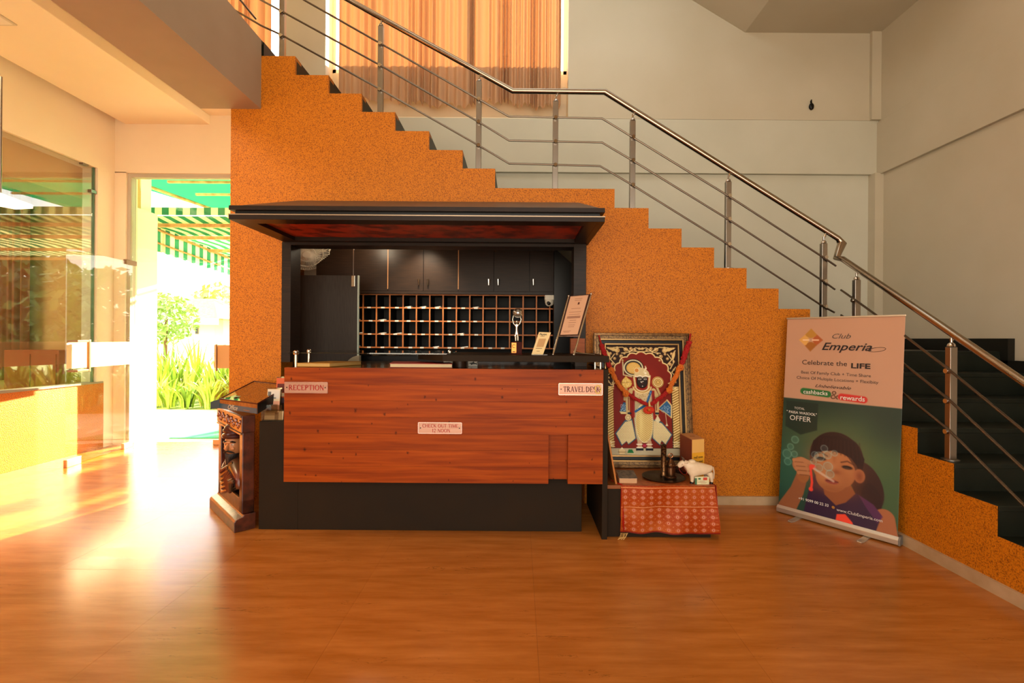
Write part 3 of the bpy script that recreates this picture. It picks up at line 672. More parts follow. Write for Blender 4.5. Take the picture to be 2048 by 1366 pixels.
red_l = mat('red_enamel', '#9c150e', .4); grey_l = mat('reflection_greyed_enamel', '#6a2f28', .4)  # second enamel is red with the grey of a reflection mixed into its colour
plate_m = mat('brushed_plate', '#b98e78', .35, .45, stretch=(1, 1, 30), noise=(3, '#a97c64', .3, .7))
def plate(name, label, x0, y0, x1, y1, lines, m):
    yy = PY-.0004; a, b = W(x0, y1, yy), W(x1, y0, yy); t = thing(name, label, 'sign', (a.x, yy, a.z))
    obj('plate', MB().box(a.x, b.x, yy-.003, yy, a.z, b.z), plate_m, t, bevel=.001)
    obj('rim', MB().box(a.x, b.x, yy-.004, yy-.003, b.z-.003, b.z).box(a.x, b.x, yy-.004, yy-.003, a.z, a.z+.003).box(a.x, a.x+.003, yy-.004, yy-.003, a.z, b.z).box(b.x-.003, b.x, yy-.004, yy-.003, a.z, b.z), mat('rose_rim', '#e3b3a4', .2, .9), t)
    for xx in (a.x+.018, b.x-.018): obj('screw', MB().lathe([(.0045, 0), (.0045, .002), (.002, .003)], (xx, yy-.0055, (a.z+b.z)/2), 10, 'y'), black_m, t)
    H = b.z-a.z
    for body, cx0, cx1, fz, fh in lines:
        serif(body, H*fh, m, t, (a.x+(b.x-a.x)*cx0, a.z+H*fz), (b.x-a.x)*(cx1-cx0), yy-.0031)
    return t
plate('sign_plate', 'RECEPTION name plate at the left of the pine front', 569, 764, 656, 786, [('RECEPTION', .10, .92, .27, .46)], red_l)
tp = plate('sign_plate', 'TRAVEL DESK name plate at the right of the pine front', 1117, 767, 1205, 790, [('TRAVEL ', .11, .64, .27, .46), ('DESK', .62, .95, .27, .46)], grey_l)
a = W(1196, 779, PY-.006)
obj('round_sticker', MB().tube([(a.x+.020*math.cos(t), a.y, a.z+.028*math.sin(t)) for t in [2*PI*i/20 for i in range(20)]], .0028, 6, close=True), mat('yellow_ring', '#e0c050', .5), tp)
plate('sign_plate', 'CHECK OUT TIME 12 NOON plate at the centre of the pine front', 836, 845, 924, 867, [('CHECK OUT TIME', .10, .92, .55, .30), ('12 NOON', .32, .74, .13, .30)], red_l)
# ---------------------------------------------------------------- canopy frame over the opening
can = thing('reception_canopy', 'dark wooden canopy and frame over the reception opening with a red underside', 'canopy', (-.7, 3.9, 1.25))
CY = 3.40
cx0, cx1 = W(457, 430, CY).x, W(1210, 430, CY).x
za, zb_, zc_, zd_ = W(830, 413, CY).z, W(830, 422, CY).z, W(830, 431, CY).z, W(830, 441, CY).z
obj('upper_fascia', MB().box(cx0, cx1, CY, D-.002, zb_, za), wenge, can, bevel=.002)
obj('recess_band', MB().box(cx0+.03, cx1-.03, CY+.03, D-.002, zc_, zb_), black_m, can)
lf = obj('lower_fascia', MB().box(cx0, cx1, CY, CY+.05, zd_, zc_).box(cx0, cx0+.05, CY+.05, D-.002, zd_, zc_).box(cx1-.05, cx1, CY+.05, D-.002, zd_, zc_), wenge, can, bevel=.002)
obj('edge_strip', MB().box(cx0-.002, cx1+.002, CY-.003, CY+.004, zc_-.003, zc_+.004), mat('pale_edge', '#a58e74', .3, .4), can)
tz = W(830, 404, D-.1).z
obj('sloped_top', MB().hexa([(cx0+.02, CY+.02, za), (cx1-.02, CY+.02, za), (cx1-.02, D-.002, za), (cx0+.02, D-.002, za), (cx0+.16, D-.12, tz), (cx1-.10, D-.12, tz), (cx1-.10, D-.002, tz), (cx0+.16, D-.002, tz)]), mat('brown_top', '#5d4330', .5), can)
obj('soffit_frame', MB().box(cx0+.05, cx1-.05, CY+.05, CY+.13, zd_, zc_).box(cx0+.05, cx1-.05, D-.12, D-.002, zd_, zc_).box(cx0+.05, cx0+.13, CY+.13, D-.12, zd_, zc_).box(cx1-.13, cx1-.05, CY+.13, D-.12, zd_, zc_), wenge, can)
obj('soffit_panel', MB().box(cx0+.13, cx1-.13, CY+.13, D-.12, zd_+.03, zd_+.045), mat('red_marbled_laminate', '#a83a18', .35, noise=(9, '#5a1c0e', .38, .55)), can)
fy = D-.06
oz = pz1
fl0, fl1 = W(563, 600, fy).x, W(581, 600, fy).x; fr0, fr1 = W(1147, 600, fy).x, W(1172, 600, fy).x
zt0, zt1 = W(860, 481, fy).z, W(860, 492, fy).z
obj('post', MB().box(fl0, fl1, fy, D+.13, oz, zd_), wenge, can, bevel=.002)
obj('post', MB().box(fr0, fr1, fy, D+.12, oz, zd_), wenge, can, bevel=.002)
obj('lintel', MB().box(fl1, fr0, fy, D+.12, zt1, zd_), wenge, can, bevel=.002)
# ---------------------------------------------------------------- inside the niche
KY = 5.12
z_t, z_b = zc-.005, W(900, 588, KY).z
oc = thing('overhead_cabinet', 'dark wenge wall cabinets above the key rack with small steel handles', 'cabinet', (-.8, KY, z_b))
e = [632, 706, 776, 847, 917, 988, 1059, 1109]; X_ = [W(x, 540, KY).x for x in e]
obj('body', MB().box(X_[0], X_[-1], KY+.02, YB+.04, z_b, z_t-.02), black_m, oc)
hx = {1: [], 2: [838], 3: [856], 4: [978], 5: [997], 6: [1067]}
for i in range(7):
    d = obj('door', MB().box(X_[i]+.0025, X_[i+1]-.0025, KY, KY+.019, z_b+.03, z_t-.03), wenge, oc, bevel=.0015)
    for hxp in hx.get(i, []):
        q = W(hxp, 565, KY)
        obj('handle', MB().tube([(q.x, KY, q.z+.035), (q.x, KY-.022, q.z+.03), (q.x, KY-.022, q.z-.03), (q.x, KY, q.z-.035)], .006, 8), chrome, d, smooth=True)
for i in (2, 4):
    obj('edge_band', MB().box(X_[i]-.005, X_[i]+.003, KY-.002, KY+.01, z_b+.05, z_t-.03), mat('worn_pine_edge', '#a8764a', .5), oc)
obj('bottom_rail', MB().box(X_[0], X_[-1]+.0, KY, KY+.02, z_b, z_b+.028), wenge, oc)
cb = thing('niche_side_cabinet', 'black cabinet side with a slanting top at the right of the niche', 'cabinet', (.6, 4.9, 1.2))
ya = 5.0; q1, q2, q3 = W(1109, 496, ya), W(1149, 532, ya), W(1170, 720, ya)
obj('body', MB().prism([(q1.x, 0.9), (.84, .9), (.84, q2.z-.14), (q2.x, q2.z), (q1.x, q1.z)], .5, 'y', ya), black_m, cb)
obj('plinth', MB().box(q1.x+.02, .84, ya+.03, ya+.48, 0, .9), black_m, cb)
# key rack of pigeonholes
RY = 5.2
rack = thing('key_rack', 'wall rack of square key pigeonholes with orange wood edges', 'key rack', (-.6, RY, .9))
rx = [W(726+26.67*i, 640, RY).x for i in range(-1, 16)]; pitch = rx[1]-rx[0]
rz1 = W(930, 590, RY).z; rp_ = W(930, 590, RY).z-W(930, 616.5, RY).z
edge_w = mat('orange_wood_edge', '#c0743a', .5, noise=(12, '#a8602c', .3, .7))
obj('back_panel', MB().box(rx[0], rx[-1]+.1, RY+.27, RY+.28, .8, rz1+.05), mat('rack_black', '#0e0c0a', .6), rack)
for k, x in enumerate(rx):
    dv_ = obj('divider', MB().box(x-.006, x+.006, RY+.006, RY+.27, rz1-4*rp_, rz1), MATS['rack_black'], rack); obj('edge_band', MB().box(x-.007, x+.007, RY, RY+.006, rz1-4*rp_, rz1), edge_w, dv_)
for j in range(5):
    z = rz1-j*rp_
    sh_ = obj('shelf', MB().box(rx[0]-.0, rx[-1]+.007, RY+.006, RY+.268, z-.0055, z+.0055), MATS['rack_black'], rack); obj('edge_band', MB().box(rx[0]-.007, rx[-1]+.007, RY-.002, RY+.006, z-.007, z+.007), edge_w, sh_)
    if j == 0: continue
    lab = None
    for k in range(0, 15):
        if (k > 9) and not (j == 4 and k < 12): continue
        cx = (rx[k]+rx[k+1])/2+R_.uniform(-.012, .012)
        if lab is None: lab = obj('label_tag', MB().box(-.02, .02, -.002, 0, -.0075, .0085), mat('white_paper_tag', '#e6ded0', .6), rack, local=True); lab.location = Vector((cx, RY-.0021, z))-rack.location
        else: inst('label_tag', lab, rack, Vector((cx, RY-.0021, z))-rack.location)
        if R_.rand() < .45:
            kx = cx+R_.uniform(-.02, .03)
            obj('key_card', MB().hexa([(kx-.03, RY-.005, z+.0075), (kx+.035, RY-.004, z+.0075), (kx+.04, RY+.06, z+.0075), (kx-.03, RY+.06, z+.0075), (kx-.03, RY-.005, z+.011), (kx+.035, RY-.004, z+.02), (kx+.04, RY+.06, z+.02), (kx-.03, RY+.06, z+.011)]), MATS['white_paper_tag'], rack)
bc = thing('back_counter', 'dark back counter with a glossy top below the key rack', 'counter', (-.6, 5.1, 0))
obj('top', MB().box(rx[0]-.3, .84, 4.98, YB+.04, 1.265, 1.29), mat('back_gloss', '#15120f', .06, spec=.8), bc)
obj('body', MB().box(rx[0]-.28, .84, 5.02, YB+.04, 0, 1.265), black_m, bc)
# partition on the left with glass edge
gp = thing('partition_panel', 'dark wood partition with a glass edge and a steel clip inside the niche', 'partition', (-1.8, 4.75, 0))
PYY = 4.75
a, b = W(597, 551, PYY), W(718, 551, PYY)
obj('panel', MB().box(a.x-.05, b.x-.012, PYY, PYY+.03, 0, b.z), mat('grey_brown_wenge', '#3a3027', .5, spec=.25, stretch=(14, 1, 1), noise=(7, '#2e251e', .3, .7)), gp)
obj('glass_edge', MB().box(b.x-.010, b.x, PYY-.01, PYY+.02, 0, b.z), mat('pale_glass_edge', '#b9c4b6', .15), gp)
q = W(706, 562, PYY-.02)
obj('clip', MB().box(q.x-.018, q.x+.018, PYY-.02, PYY+.0, q.z-.055, q.z+.055), chrome, gp, bevel=.003)
obj('hanging_rod', MB().tube([(q.x, PYY-.01, q.z+.05), (q.x, PYY-.01, zc)], .004), steel, gp)
struct('wall_niche_left', MB().box(W(560,520,5.3).x-.2, W(631,520,5.3).x+.15, 5.45, 5.5, 0, zc), mat('niche_white', '#d9cbb6', .7))
# fan
fan = thing('wall_fan', 'white wall fan tilted under the niche ceiling at the left', 'fan', (-2.1, 5.2, 2.35))
fm_ = mat('white_plastic', '#d8cdb9', .4)
fc = W(612, 498, 5.05); nrm = Vector((.35, -.65, -.68)).normalized(); q0 = nrm.to_track_quat('Z', 'Y').to_matrix()
def fp(r, t, h): return fc+q0 @ Vector((r*math.cos(t), r*math.sin(t), h))
mb = MB()
for r, h in ((.235, 0), (.235, .03), (.225, .06), (.16, .085), (.09, .095), (.2, -.06)): mb.tube([fp(r, 2*PI*i/36, h) for i in range(36)], .007 if h in (0, .03) else .003, 6, close=True)
obj('rim', mb, fm_, fan, smooth=True)
mb = MB()
for i in range(64):
    t = 2*PI*i/64; mb.tube([fp(.235, t, .02), fp(.225, t, .06), fp(.12, t, .092), fp(.04, t, .1)], .0022, 5); mb.tube([fp(.235, t, 0), fp(.2, t, -.06), fp(.06, t, -.08)], .002, 5)
obj('grille', mb, fm_, fan, kind='stuff')
mb = MB()
for k in range(3):
    t0 = 2*PI*k/3
    mb.grid(lambda u, v: fp(.04+.16*u, t0+(v-.5)*1.1, .02+.04*(v-.5)), 6, 4)
obj('blade', mb, mat('fan_blade', '#b9ab90', .3), fan, solid=.003)
obj('motor', MB().tube([fp(0, 0, -.02), fp(0, 0, -.17)], [.05, .06], 16), fm_, fan, smooth=True)
obj('bracket', MB().tube([fp(0, 0, -.12), fp(0, 0, -.12)+Vector((-.03, .25, -.05)), Vector((fc.x-.04, 5.45, fc.z-.12))], .018, 8), fm_, fan, smooth=True)
obj('hub', MB().tube([fp(0, 0, .07), fp(0, 0, .105)], [.045, .04], 16), fm_, fan, smooth=True)
light('niche_fill_light', 'POINT', (-1.5, 4.80, 2.42), (0, 0, 0), 14, (1, .84, .6), .06)  # added fill to brighten the pale niche wall, no second lamp there
ll = light('niche_lamp', 'SPOT', (W(850, 500, KY).x+.0, 4.80, zc-.03), (math.radians(24), 0, 0), 100, (1, .86, .62), .05); ll.data.spot_size = math.radians(95); ll.data.spot_blend = .9
cl = thing('niche_ceiling_lamp', 'small round lamp under the niche ceiling behind the lintel', 'ceiling light', (ll.location.x, 4.72, zc))
obj('ring', MB().lathe([(.05, zc-.012), (.055, zc-.006), (.055, zc)], (ll.location.x, 4.72, 0), 20), chrome, cl, smooth=True)
obj('bulb', MB().lathe([(.01, zc-.02), (.03, zc-.018), (.035, zc-.012)], (ll.location.x, 4.72, 0), 16), mat('lit_bulb', '#fff2d8', .5, emit=('#ffe6b8', 8)), cl)
# ---------------------------------------------------------------- things on the desk
tz_ = pz1
def book(name, label, cat, pts, h, mcov, mpage, yy=None):
    """pts: front-left, front-right, back-right, back-left on the desk"""
    t = thing(name, label, cat, (pts[0][0], pts[0][1], pts[0][2])); z = pts[0][2]
    P = [(p[0], p[1], z) for p in pts]
    def hx(m, z0, z1, ins):
        c = Vector((sum(p[0] for p in P)/4, sum(p[1] for p in P)/4, 0)); q = [Vector((p[0], p[1], 0)) for p in P]; q = [v+(c-v).normalized()*ins for v in q]
        m.hexa([(v.x, v.y, z0) for v in q]+[(v.x, v.y, z1) for v in q]); return m
    obj('pages', hx(MB(), z+.003, z+h-.003, .006), mpage, t); obj('cover', hx(hx(MB(), z, z+.003, 0), z+h-.003, z+h, 0), mcov, t, bevel=.0008)
    return t
zt_ = tz_+.0005
fl, fr_ = WF(596, 733, zt_), WF(665, 733, zt_)
book('visitor_book', 'yellow covered visitor book lying between the chrome standoffs', 'book', [(fl.x, PY+.08, zt_), (fl.x+.245, PY+.08, zt_), (fl.x+.37, PY+.42, zt_), (fl.x+.12, PY+.42, zt_)], .028, mat('yellow_cover', '#b8781f', .4), mat('aged_pages', '#c49a58', .7))
fl = WF(779, 735, zt_)
book('register_book', 'red covered register lying in the middle of the desk', 'book', [(W(779,735,PY+.07).x, PY+.07, zt_), (W(905,735,PY+.07).x, PY+.07, zt_), (W(900,730,PY+.4).x, PY+.4, zt_), (W(786,730,PY+.4).x, PY+.4, zt_)], .03, mat('red_cover', '#a3261f', .4), mat('cream_pages', '#c9b48c', .7))
c = W(719, 727, 4.1); t = thing('office_chair', 'grey-beige rounded chair back just showing behind the desk by the partition', 'chair', (c.x-.1, 4.2, 0))
r_ = W(719, 711, 4.5); bz = r_.z-.2
obj('backrest', MB().prism([(r_.x, bz), (r_.x, r_.z)]+[(r_.x-.17*math.sin(a_), bz+(r_.z-bz)*math.cos(a_)) for a_ in [PI/2*i/8 for i in range(1, 9)]], .05, 'y', 4.5), mat('grey_beige_cloth', '#8f8570', .8), t, bevel=.006)
obj('seat', MB().box(r_.x-.4, r_.x+.0, 4.25, 4.55, .45, .52), MATS['grey_beige_cloth'], t, bevel=.02)
obj('backrest_post', MB().box(r_.x-.1, r_.x-.04, 4.53, 4.56, .5, bz+.05), steel, t); obj('stem', MB().tube([(r_.x-.2, 4.4, .06), (r_.x-.2, 4.4, .46)], .025), steel, t)
mb = MB()
for k in range(5): mb.tube([(r_.x-.2, 4.4, .09), (r_.x-.2+.22*math.cos(k*1.257), 4.4+.14*math.sin(k*1.257), .04)], .02)
obj('base', mb, steel, t)
for px, lab, cc, sh in ((898, 'small white printed box under the left end of the raised shelf', 22, 0), (946, 'small white box with a dark fish-like print under the raised shelf', 20, 1)):
    a, b = W(px-cc/2, 734, 3.75), W(px+cc/2-1, 722, 3.75); t = thing('small_box', lab, 'box', (a.x, 3.75, tz_))
    obj('body', MB().box(a.x, b.x, 3.75, 3.8, tz_, b.z), mat('white_card', '#d9d2c6', .5), t, bevel=.001)
    pm = mat('dark_print', '#20201e', .5)
    if sh: obj('print', MB().prism([(a.x+(b.x-a.x)*u, tz_+(b.z-tz_)*v) for u, v in ((.05,.62),(.45,.72),(.6,.95),(.66,.7),(.84,.6),(.97,.85),(.92,.5),(.97,.2),(.82,.45),(.5,.4),(.3,.2),(.32,.42))], .0006, 'y', 3.7492), pm, t)
    else: obj('print', MB().prism([(a.x+(b.x-a.x)*u, tz_+(b.z-tz_)*v) for u, v in ((.2,.45),(.35,.75),(.55,.8),(.72,.6),(.8,.3),(.62,.5),(.45,.55),(.3,.4))], .0006, 'y', 3.7492), pm, t)
# trophy on the raised shelf
ty_ = 3.62
a = W(1022, 706, ty_); b = W(1044, 684, ty_)
tro = thing('trophy', 'silver figure trophy lifting a clear globe on a dark red base', 'trophy', ((a.x+b.x)/2, ty_, sz))
cx_ = (a.x+b.x)/2
obj('base', MB().box(a.x-.003, b.x+.003, ty_, ty_+.08, sz, sz+.008).box(a.x, b.x, ty_+.004, ty_+.076, sz+.008, b.z), mat('dark_red_wood', '#3c100a', .6, spec=.1), tro, bevel=.002)
obj('plaque', MB().box(a.x+.004, a.x+.04, ty_+.001, ty_+.004, sz+.014, b.z-.006), mat('orange_plaque', '#e08a3c', .3, .4), tro)
obj('emblem', MB().tube([(a.x+.022+.012*math.cos(t), ty_, sz+.065+.012*math.sin(t)) for t in [.6+2*PI*i/16*.8 for i in range(16)]], .002, 6).box(a.x+.012, a.x+.032, ty_-.0005, ty_+.001, sz+.02, sz+.026), mat('brown_ink', '#5a1e10', .5), tro)
g = W(1036, 626, ty_+.04); bz = b.z; gx = cx_-.0
V = [(cx_, 0, bz+.07), (cx_, 0, bz+.10), (cx_, 0, bz+.125), (cx_, .0, bz+.145), (cx_-.022, 0, bz+.135), (cx_-.032, 0, bz+.17), (cx_-.024, 0, bz+.205), (cx_+.022, 0, bz+.135), (cx_+.034, 0, bz+.17), (cx_+.024, 0, bz+.205), (cx_-.008, 0, bz+.035), (cx_-.006, 0, bz+.0), (cx_+.010, 0, bz+.035), (cx_+.010, 0, bz+.002)]
V = [(x, ty_+.04, z) for x, y, z in V]
skin('figure', V, [(0,1),(1,2),(2,3),(2,4),(4,5),(5,6),(2,7),(7,8),(8,9),(0,10),(10,11),(0,12),(12,13)], [.012,.010,.012,.006,.006,.005,.004,.006,.005,.004,.009,.006,.009,.006], mat('silver_figure', '#b9b3a6', .18, 1.0), tro)
obj('head', MB().ball((cx_, ty_+.04, bz+.153), (.009, .009, .012)), MATS['silver_figure'], tro, smooth=True)
obj('globe', MB().ball((g.x, ty_+.04, g.z), .036, 24, 16), glass_mat('globe_glass', (.8, .8, .7), .25, 1.6), tro, smooth=True)
obj('globe_band', MB().tube([(g.x+.036*math.cos(2*PI*i/24), ty_+.04+.036*math.sin(2*PI*i/24)*.3, g.z+.036*math.sin(2*PI*i/24)) for i in range(24)], .003, 6, close=True), MATS['silver_figure'], tro, smooth=True)
# small payment card stand (square code left out)
cy_ = 3.56; a0, a1, a2, a3 = W(1063, 706, cy_), W(1086, 709, cy_-.01), W(1102, 665, cy_+.04), W(1078, 664, cy_+.05)
cs = thing('card_stand', 'small slanting white card on a clear stand on the raised shelf', 'card stand', (a0.x, cy_, sz))
a0.z = a1.z = sz+.006
th = Vector((0, .003, 0))
obj('card', MB().hexa([a0, a1, a1+th, a0+th, a3, a2, a2+th, a3+th]), mat('cream_card', '#dcc08a', .5), cs)
ux = (a1-a0).normalized(); uz = (a3-a0).normalized(); un = ux.cross(uz).normalized()
if un.y > 0: un = -un
def cm(u, v, off=.0012):
    p = a0+(a1-a0)*u+(a3-a0)*v+((a2-a1)-(a3-a0))*u*v+un*off; m = Matrix.Identity(4)
    m.col[0] = ux.to_4d(); m.col[1] = uz.to_4d(); m.col[2] = un.to_4d(); m[3][0] = m[3][1] = m[3][2] = 0; m.col[3] = p.to_4d(); return wm(cs).inverted() @ m
ink = mat('black_ink', '#2a1d16', .5)
text('Paytm', .03, ink, cs, cm(.42, .90), off=.02, width=.052)
mb = MB(); 
for v, u0, u1 in ((.26, .2, .75), (.13, .36, .62), (.80, .25, .62)):
    p = [a0+(a1-a0)*u+(a3-a0)*vv+un*.0012 for u, vv in ((u0, v), (u1, v), (u1, v+.02), (u0, v+.02))]; mb.hexa([q for q in p]+[q+un*.0004 for q in p])
obj('print', mb, mat('brown_print', '#7b5636', .5), cs)
mm = [a0+(a1-a0)*u+(a3-a0)*v+un*.001 for u, v in ((.2, .33), (.82, .33), (.82, .70), (.2, .70))]
obj('print', MB().hexa([q for q in mm]+[q+un*.0003 for q in mm]), mat('pale_brown_print', '#b78d5c', .6), cs)
obj('foot', MB().box(a0.x, a1.x+.035, cy_-.01, cy_+.05, sz, sz+.005), glass_mat('acrylic', (.85, .82, .75), .15, 3), cs)
# slanted notice on chrome rails
ey = 3.62
n0, n1, n2, n3 = W(1106, 708, ey), W(1148, 708, ey-.03), W(1182, 588, ey+.16), W(1137, 592, ey+.18)
n0.z = n1.z = sz+.004
es = thing('notice_stand', 'tall chrome-railed slanting stand holding a printed notice on the shelf', 'notice stand', (n0.x, ey, sz))
for p, q in ((n0, n3), (n1, n2)):
    d = (q-p); r_ = obj('rail', MB().tube([p, q], .0075, 10), chrome, es, smooth=True)
    obj('rail_cap', MB().ball(q, .0095, 10, 6).ball(p, .009, 10, 6), chrome, r_, smooth=True)
def np2(u, v, o=0): return n0+(n1-n0)*u+(n3-n0)*v+((n2-n1)-(n3-n0))*u*v+unn*o
unn = (n1-n0).cross(n3-n0).normalized()
if unn.y > 0: unn = -unn
def q4(u0, u1, v0, v1, o, t): return MB().hexa([np2(u0, v0, o), np2(u1, v0, o), np2(u1, v1, o), np2(u0, v1, o), np2(u0, v0, o+t), np2(u1, v0, o+t), np2(u1, v1, o+t), np2(u0, v1, o+t)])
obj('backing', q4(.03, .97, .30, 1.0, -.004, .004), mat('dark_edge', '#3a2018', .4), es)
obj('notice_paper', q4(.10, .90, .325, .985, .0005, .001), mat('rose_paper', '#c99a78', .6), es)
obj('lower_bar', MB().tube([np2(0, .30), np2(1, .30)], .006), chrome, es)
mb = MB(); rs = np.random.RandomState(3)
for v, w_ in ((.93, .34), (.90, .3), (.76, .42), (.70, .55), (.66, .5), (.56, .3), (.52, .34), (.48, .3), (.45, .28), (.38, .36), (.36, .26)):
    c_ = .5 if v > .4 else .36
    q = q4(c_-w_/2, c_+w_/2, v, v+.008, .0016, .0003); mb.add(q.v, q.f)
q = q4(.2, .8, .595, .635, .0016, .0003); mb.add(q.v, q.f)
obj('print', mb, mat('grey_rose_print', '#9a6d55', .6), es)
obj('print', MB().add(*[(q4(.52, .60, .83, .87, .0016, .0003).v), (q4(.52, .60, .83, .87, .0016, .0003).f)]), mat('dark_brown_print', '#5b3322', .6), es)
obj('back_leg', MB().tube([np2(1, .03)+Vector((0, 0, 0)), Vector((n1.x+.155, ey-.02, sz+.006))], .005).tube([np2(.95, .06), Vector((n1.x+.10, ey+.12, sz+.01))], .004), chrome, es)
a = W(1180, 700, 4.0)
wbk = thing('wood_block', 'upright orange wood block behind the notice stand', 'wood block', (a.x, 4.0, tz_))
a, b = W(1141, 707, 4.02), W(1170, 677, 4.02)
obj('body', MB().box(a.x, b.x, 4.02, 4.08, sz+.0, b.z), mat('orange_block', '#a55420', .5, stretch=(1, 1, 8), noise=(8, '#8c4418', .3, .7)), wbk, bevel=.002)
# camera dome
cam_t = thing('security_camera', 'white dome security camera under the cabinet', 'security camera', (.3, 5.0, 1.8))
a, b = W(1090, 600, 5.06), W(1109, 590, 5.06); cx_ = (a.x+b.x)/2
obj('mount', MB().box(a.x, b.x, 5.06, 5.18, a.z+.005, b.z), fm_, cam_t, bevel=.003)
obj('dome', MB().lathe([(.048, a.z+.005), (.048, a.z-.02), (.04, a.z-.045), (.02, a.z-.062), (.003, a.z-.066)], (cx_, 5.11, 0), 24), fm_, cam_t, smooth=True)
obj('lens', MB().ball((cx_-.008, 5.072, a.z-.03), (.022, .012, .024), 16, 10), black_m, cam_t, smooth=True)
# ================================================================ SHRINE
SY = 3.53
s0, s1 = px1+.045, W(1422, 1070, SY).x
tz0 = W(1330, 969, SY).z
shr = thing('shrine_plinth', 'low dark box plinth under the red brocade cloth', 'plinth', (1.05, 3.9, 0))
obj('body', MB().box(s0, s1, SY, D-.03, 0, tz0-.035), dark_m, shr, bevel=.003)
obj('wood_top', MB().box(s0, s1+.02, SY-.005, D-.03, tz0-.034, tz0-.008), mat('brown_shrine_top', '#8a4a1c', .3), shr, bevel=.003)
# brocade cloth: top sheet folded over the front
cl0, cl1 = W(1243, 1000, SY-.03).x, W(1432, 1000, SY-.03).x
P = Paint(190, 112, 380, 224, '#983405')
for i in range(6):
    P.ell(R_.uniform(0, 190), R_.uniform(8, 108), 24, 12, '#c06c34', e=14, al=.4)
P.put(np.clip((np.sin(P.x*.9)*np.sin(P.y*.9)-.5)*1.2, 0, .3), '#c0703a')
for jr, yy_ in enumerate((13, 27, 41, 58, 73, 88, 103)):
    for k in range(11):
        xx = 8+k*17.4+(0)
        P.poly([(xx-6, yy_), (xx, yy_-6), (xx+6, yy_), (xx, yy_+6)], '#d09a60', al=.6)
        P.poly([(xx-4.6, yy_), (xx, yy_-4.6), (xx+4.6, yy_), (xx, yy_+4.6)], '#8e1e12', al=.9)
        P.ring(xx, yy_, 2.2, .9, '#eac39a'); P.ell(xx, yy_, .9, .9, '#b33a20')
        P.ell(xx+8.7, yy_+7, 1.1, 1.1, '#dba069', al=.5)
P.seg([(0, 4.5), (190, 5)], 1.6, '#efb070', al=.8); P.seg([(0, 50.5), (190, 49.5)], 1.3, '#efb27a', al=.9); P.seg([(0, 49), (190, 48)], .9, '#7c2110', al=.7)
P.seg([(0, 110.5), (190, 110.5)], 2.4, '#6d1209')
cz1 = W(1330, 1066, SY-.03).z
def clothfn(u, v):
    x = cl0+(cl1-cl0)*u; z = tz0-.004-(tz0-cz1)*v
    y = SY-.016-.014*v+.010*math.sin(u*15+2*v)*(.3+v)-.010*math.sin(u*5+4*v)-.006*abs(math.sin(v*PI*2.02))
    x += .012*v*(u-.3)+(.02*v if u > .98 else 0)
    return Vector((x, y, z+.004*math.sin(u*21)*v))
br_m = attr_mat('brocade', .5, .12)
cth = thing('brocade_cloth', 'red and gold brocade cloth with diamond motifs hanging over the plinth front', 'cloth', ((cl0+cl1)/2, SY, tz0))
painted('front_drop', clothfn, 380, 224, P.c, br_m, cth, local=False)
red_c = mat('red_satin', '#a81c12', .4)
obj('top_sheet', MB().grid(lambda u, v: Vector((cl0+(cl1-cl0)*u, SY-.016+v*.12, tz0-.003+.002*math.sin(u*30)*v)), 20, 6), mat('brocade_top', '#a85a26', .35, noise=(30, '#8c3a18', .4, .6)), cth, solid=.003)
sp_ = [W(1228, 969, SY), W(1245, 969, SY-.02), W(1249, 1064, SY-.05), W(1246, 1064, SY-.01)]
obj('side_drop', MB().hexa([sp_[0]+Vector((0, .12, 0)), sp_[1], sp_[2], sp_[3]+Vector((0, .1, 0)), sp_[0]+Vector((0, .124, 0)), sp_[1]+Vector((0, .004, 0)), sp_[2]+Vector((0, .004, 0)), sp_[3]+Vector((0, .104, 0))]), red_c, cth)
obj('side_drop', MB().grid(lambda u, v: Vector((cl1+.006+.03*v*(1-.3*u)+.01*math.sin(u*12), SY-.02+.28*u, tz0-.006-(tz0-cz1+.02*math.sin(u*7))*v)), 12, 8), red_c, cth, smooth=True, solid=.003)
mb = MB(); q = W(1247, 1066, SY-.05)
for k in range(14): mb.tube([q+Vector((.004*k-.02, 0, 0)), q+Vector((.004*k-.03+R_.uniform(-.01, .01), 0, -.03)), q+Vector((.003*k-.045, 0, -.05+R_.uniform(-.012, .01)))], .0009, 4)
obj('fringe', mb, mat('gold_thread', '#d9b26c', .4, .4), cth, kind='stuff')
# ---- framed relief picture
PB, PT = 4.02, 4.16            # bottom and top distance: leans back on the wall
f0, f1 = W(1190, 936, PB), W(1386, 936, PB); f0.z = f1.z = tz0-.007
ztop = W(1288, 667, PT).z
fw = f1.x-f0.x; fh = math.hypot(ztop-f0.z, PT-PB); lean = math.atan2(PT-PB, ztop-f0.z)
pic = thing('framed_deity_picture', 'large brass-framed relief picture of a standing deity leaning on the ochre wall', 'picture', (f0.x, PB, f0.z))
pic.rotation_euler = (-lean, 0, 0)
brass = mat('aged_brass_moulding', '#7d5a34', .3, .75, noise=(40, '#4d3420', .35, .65))
brass2 = mat('worn_gold_moulding', '#a07c4c', .3, .7)
def fbar(m, ins, wd, y0, y1):
    a = ins; return MB().box(a, fw-a, y0, y1, a, a+wd).box(a, fw-a, y0, y1, fh-a-wd, fh-a).box(a, a+wd, y0, y1, a+wd, fh-a-wd).box(fw-a-wd, fw-a, y0, y1, a+wd, fh-a-wd)
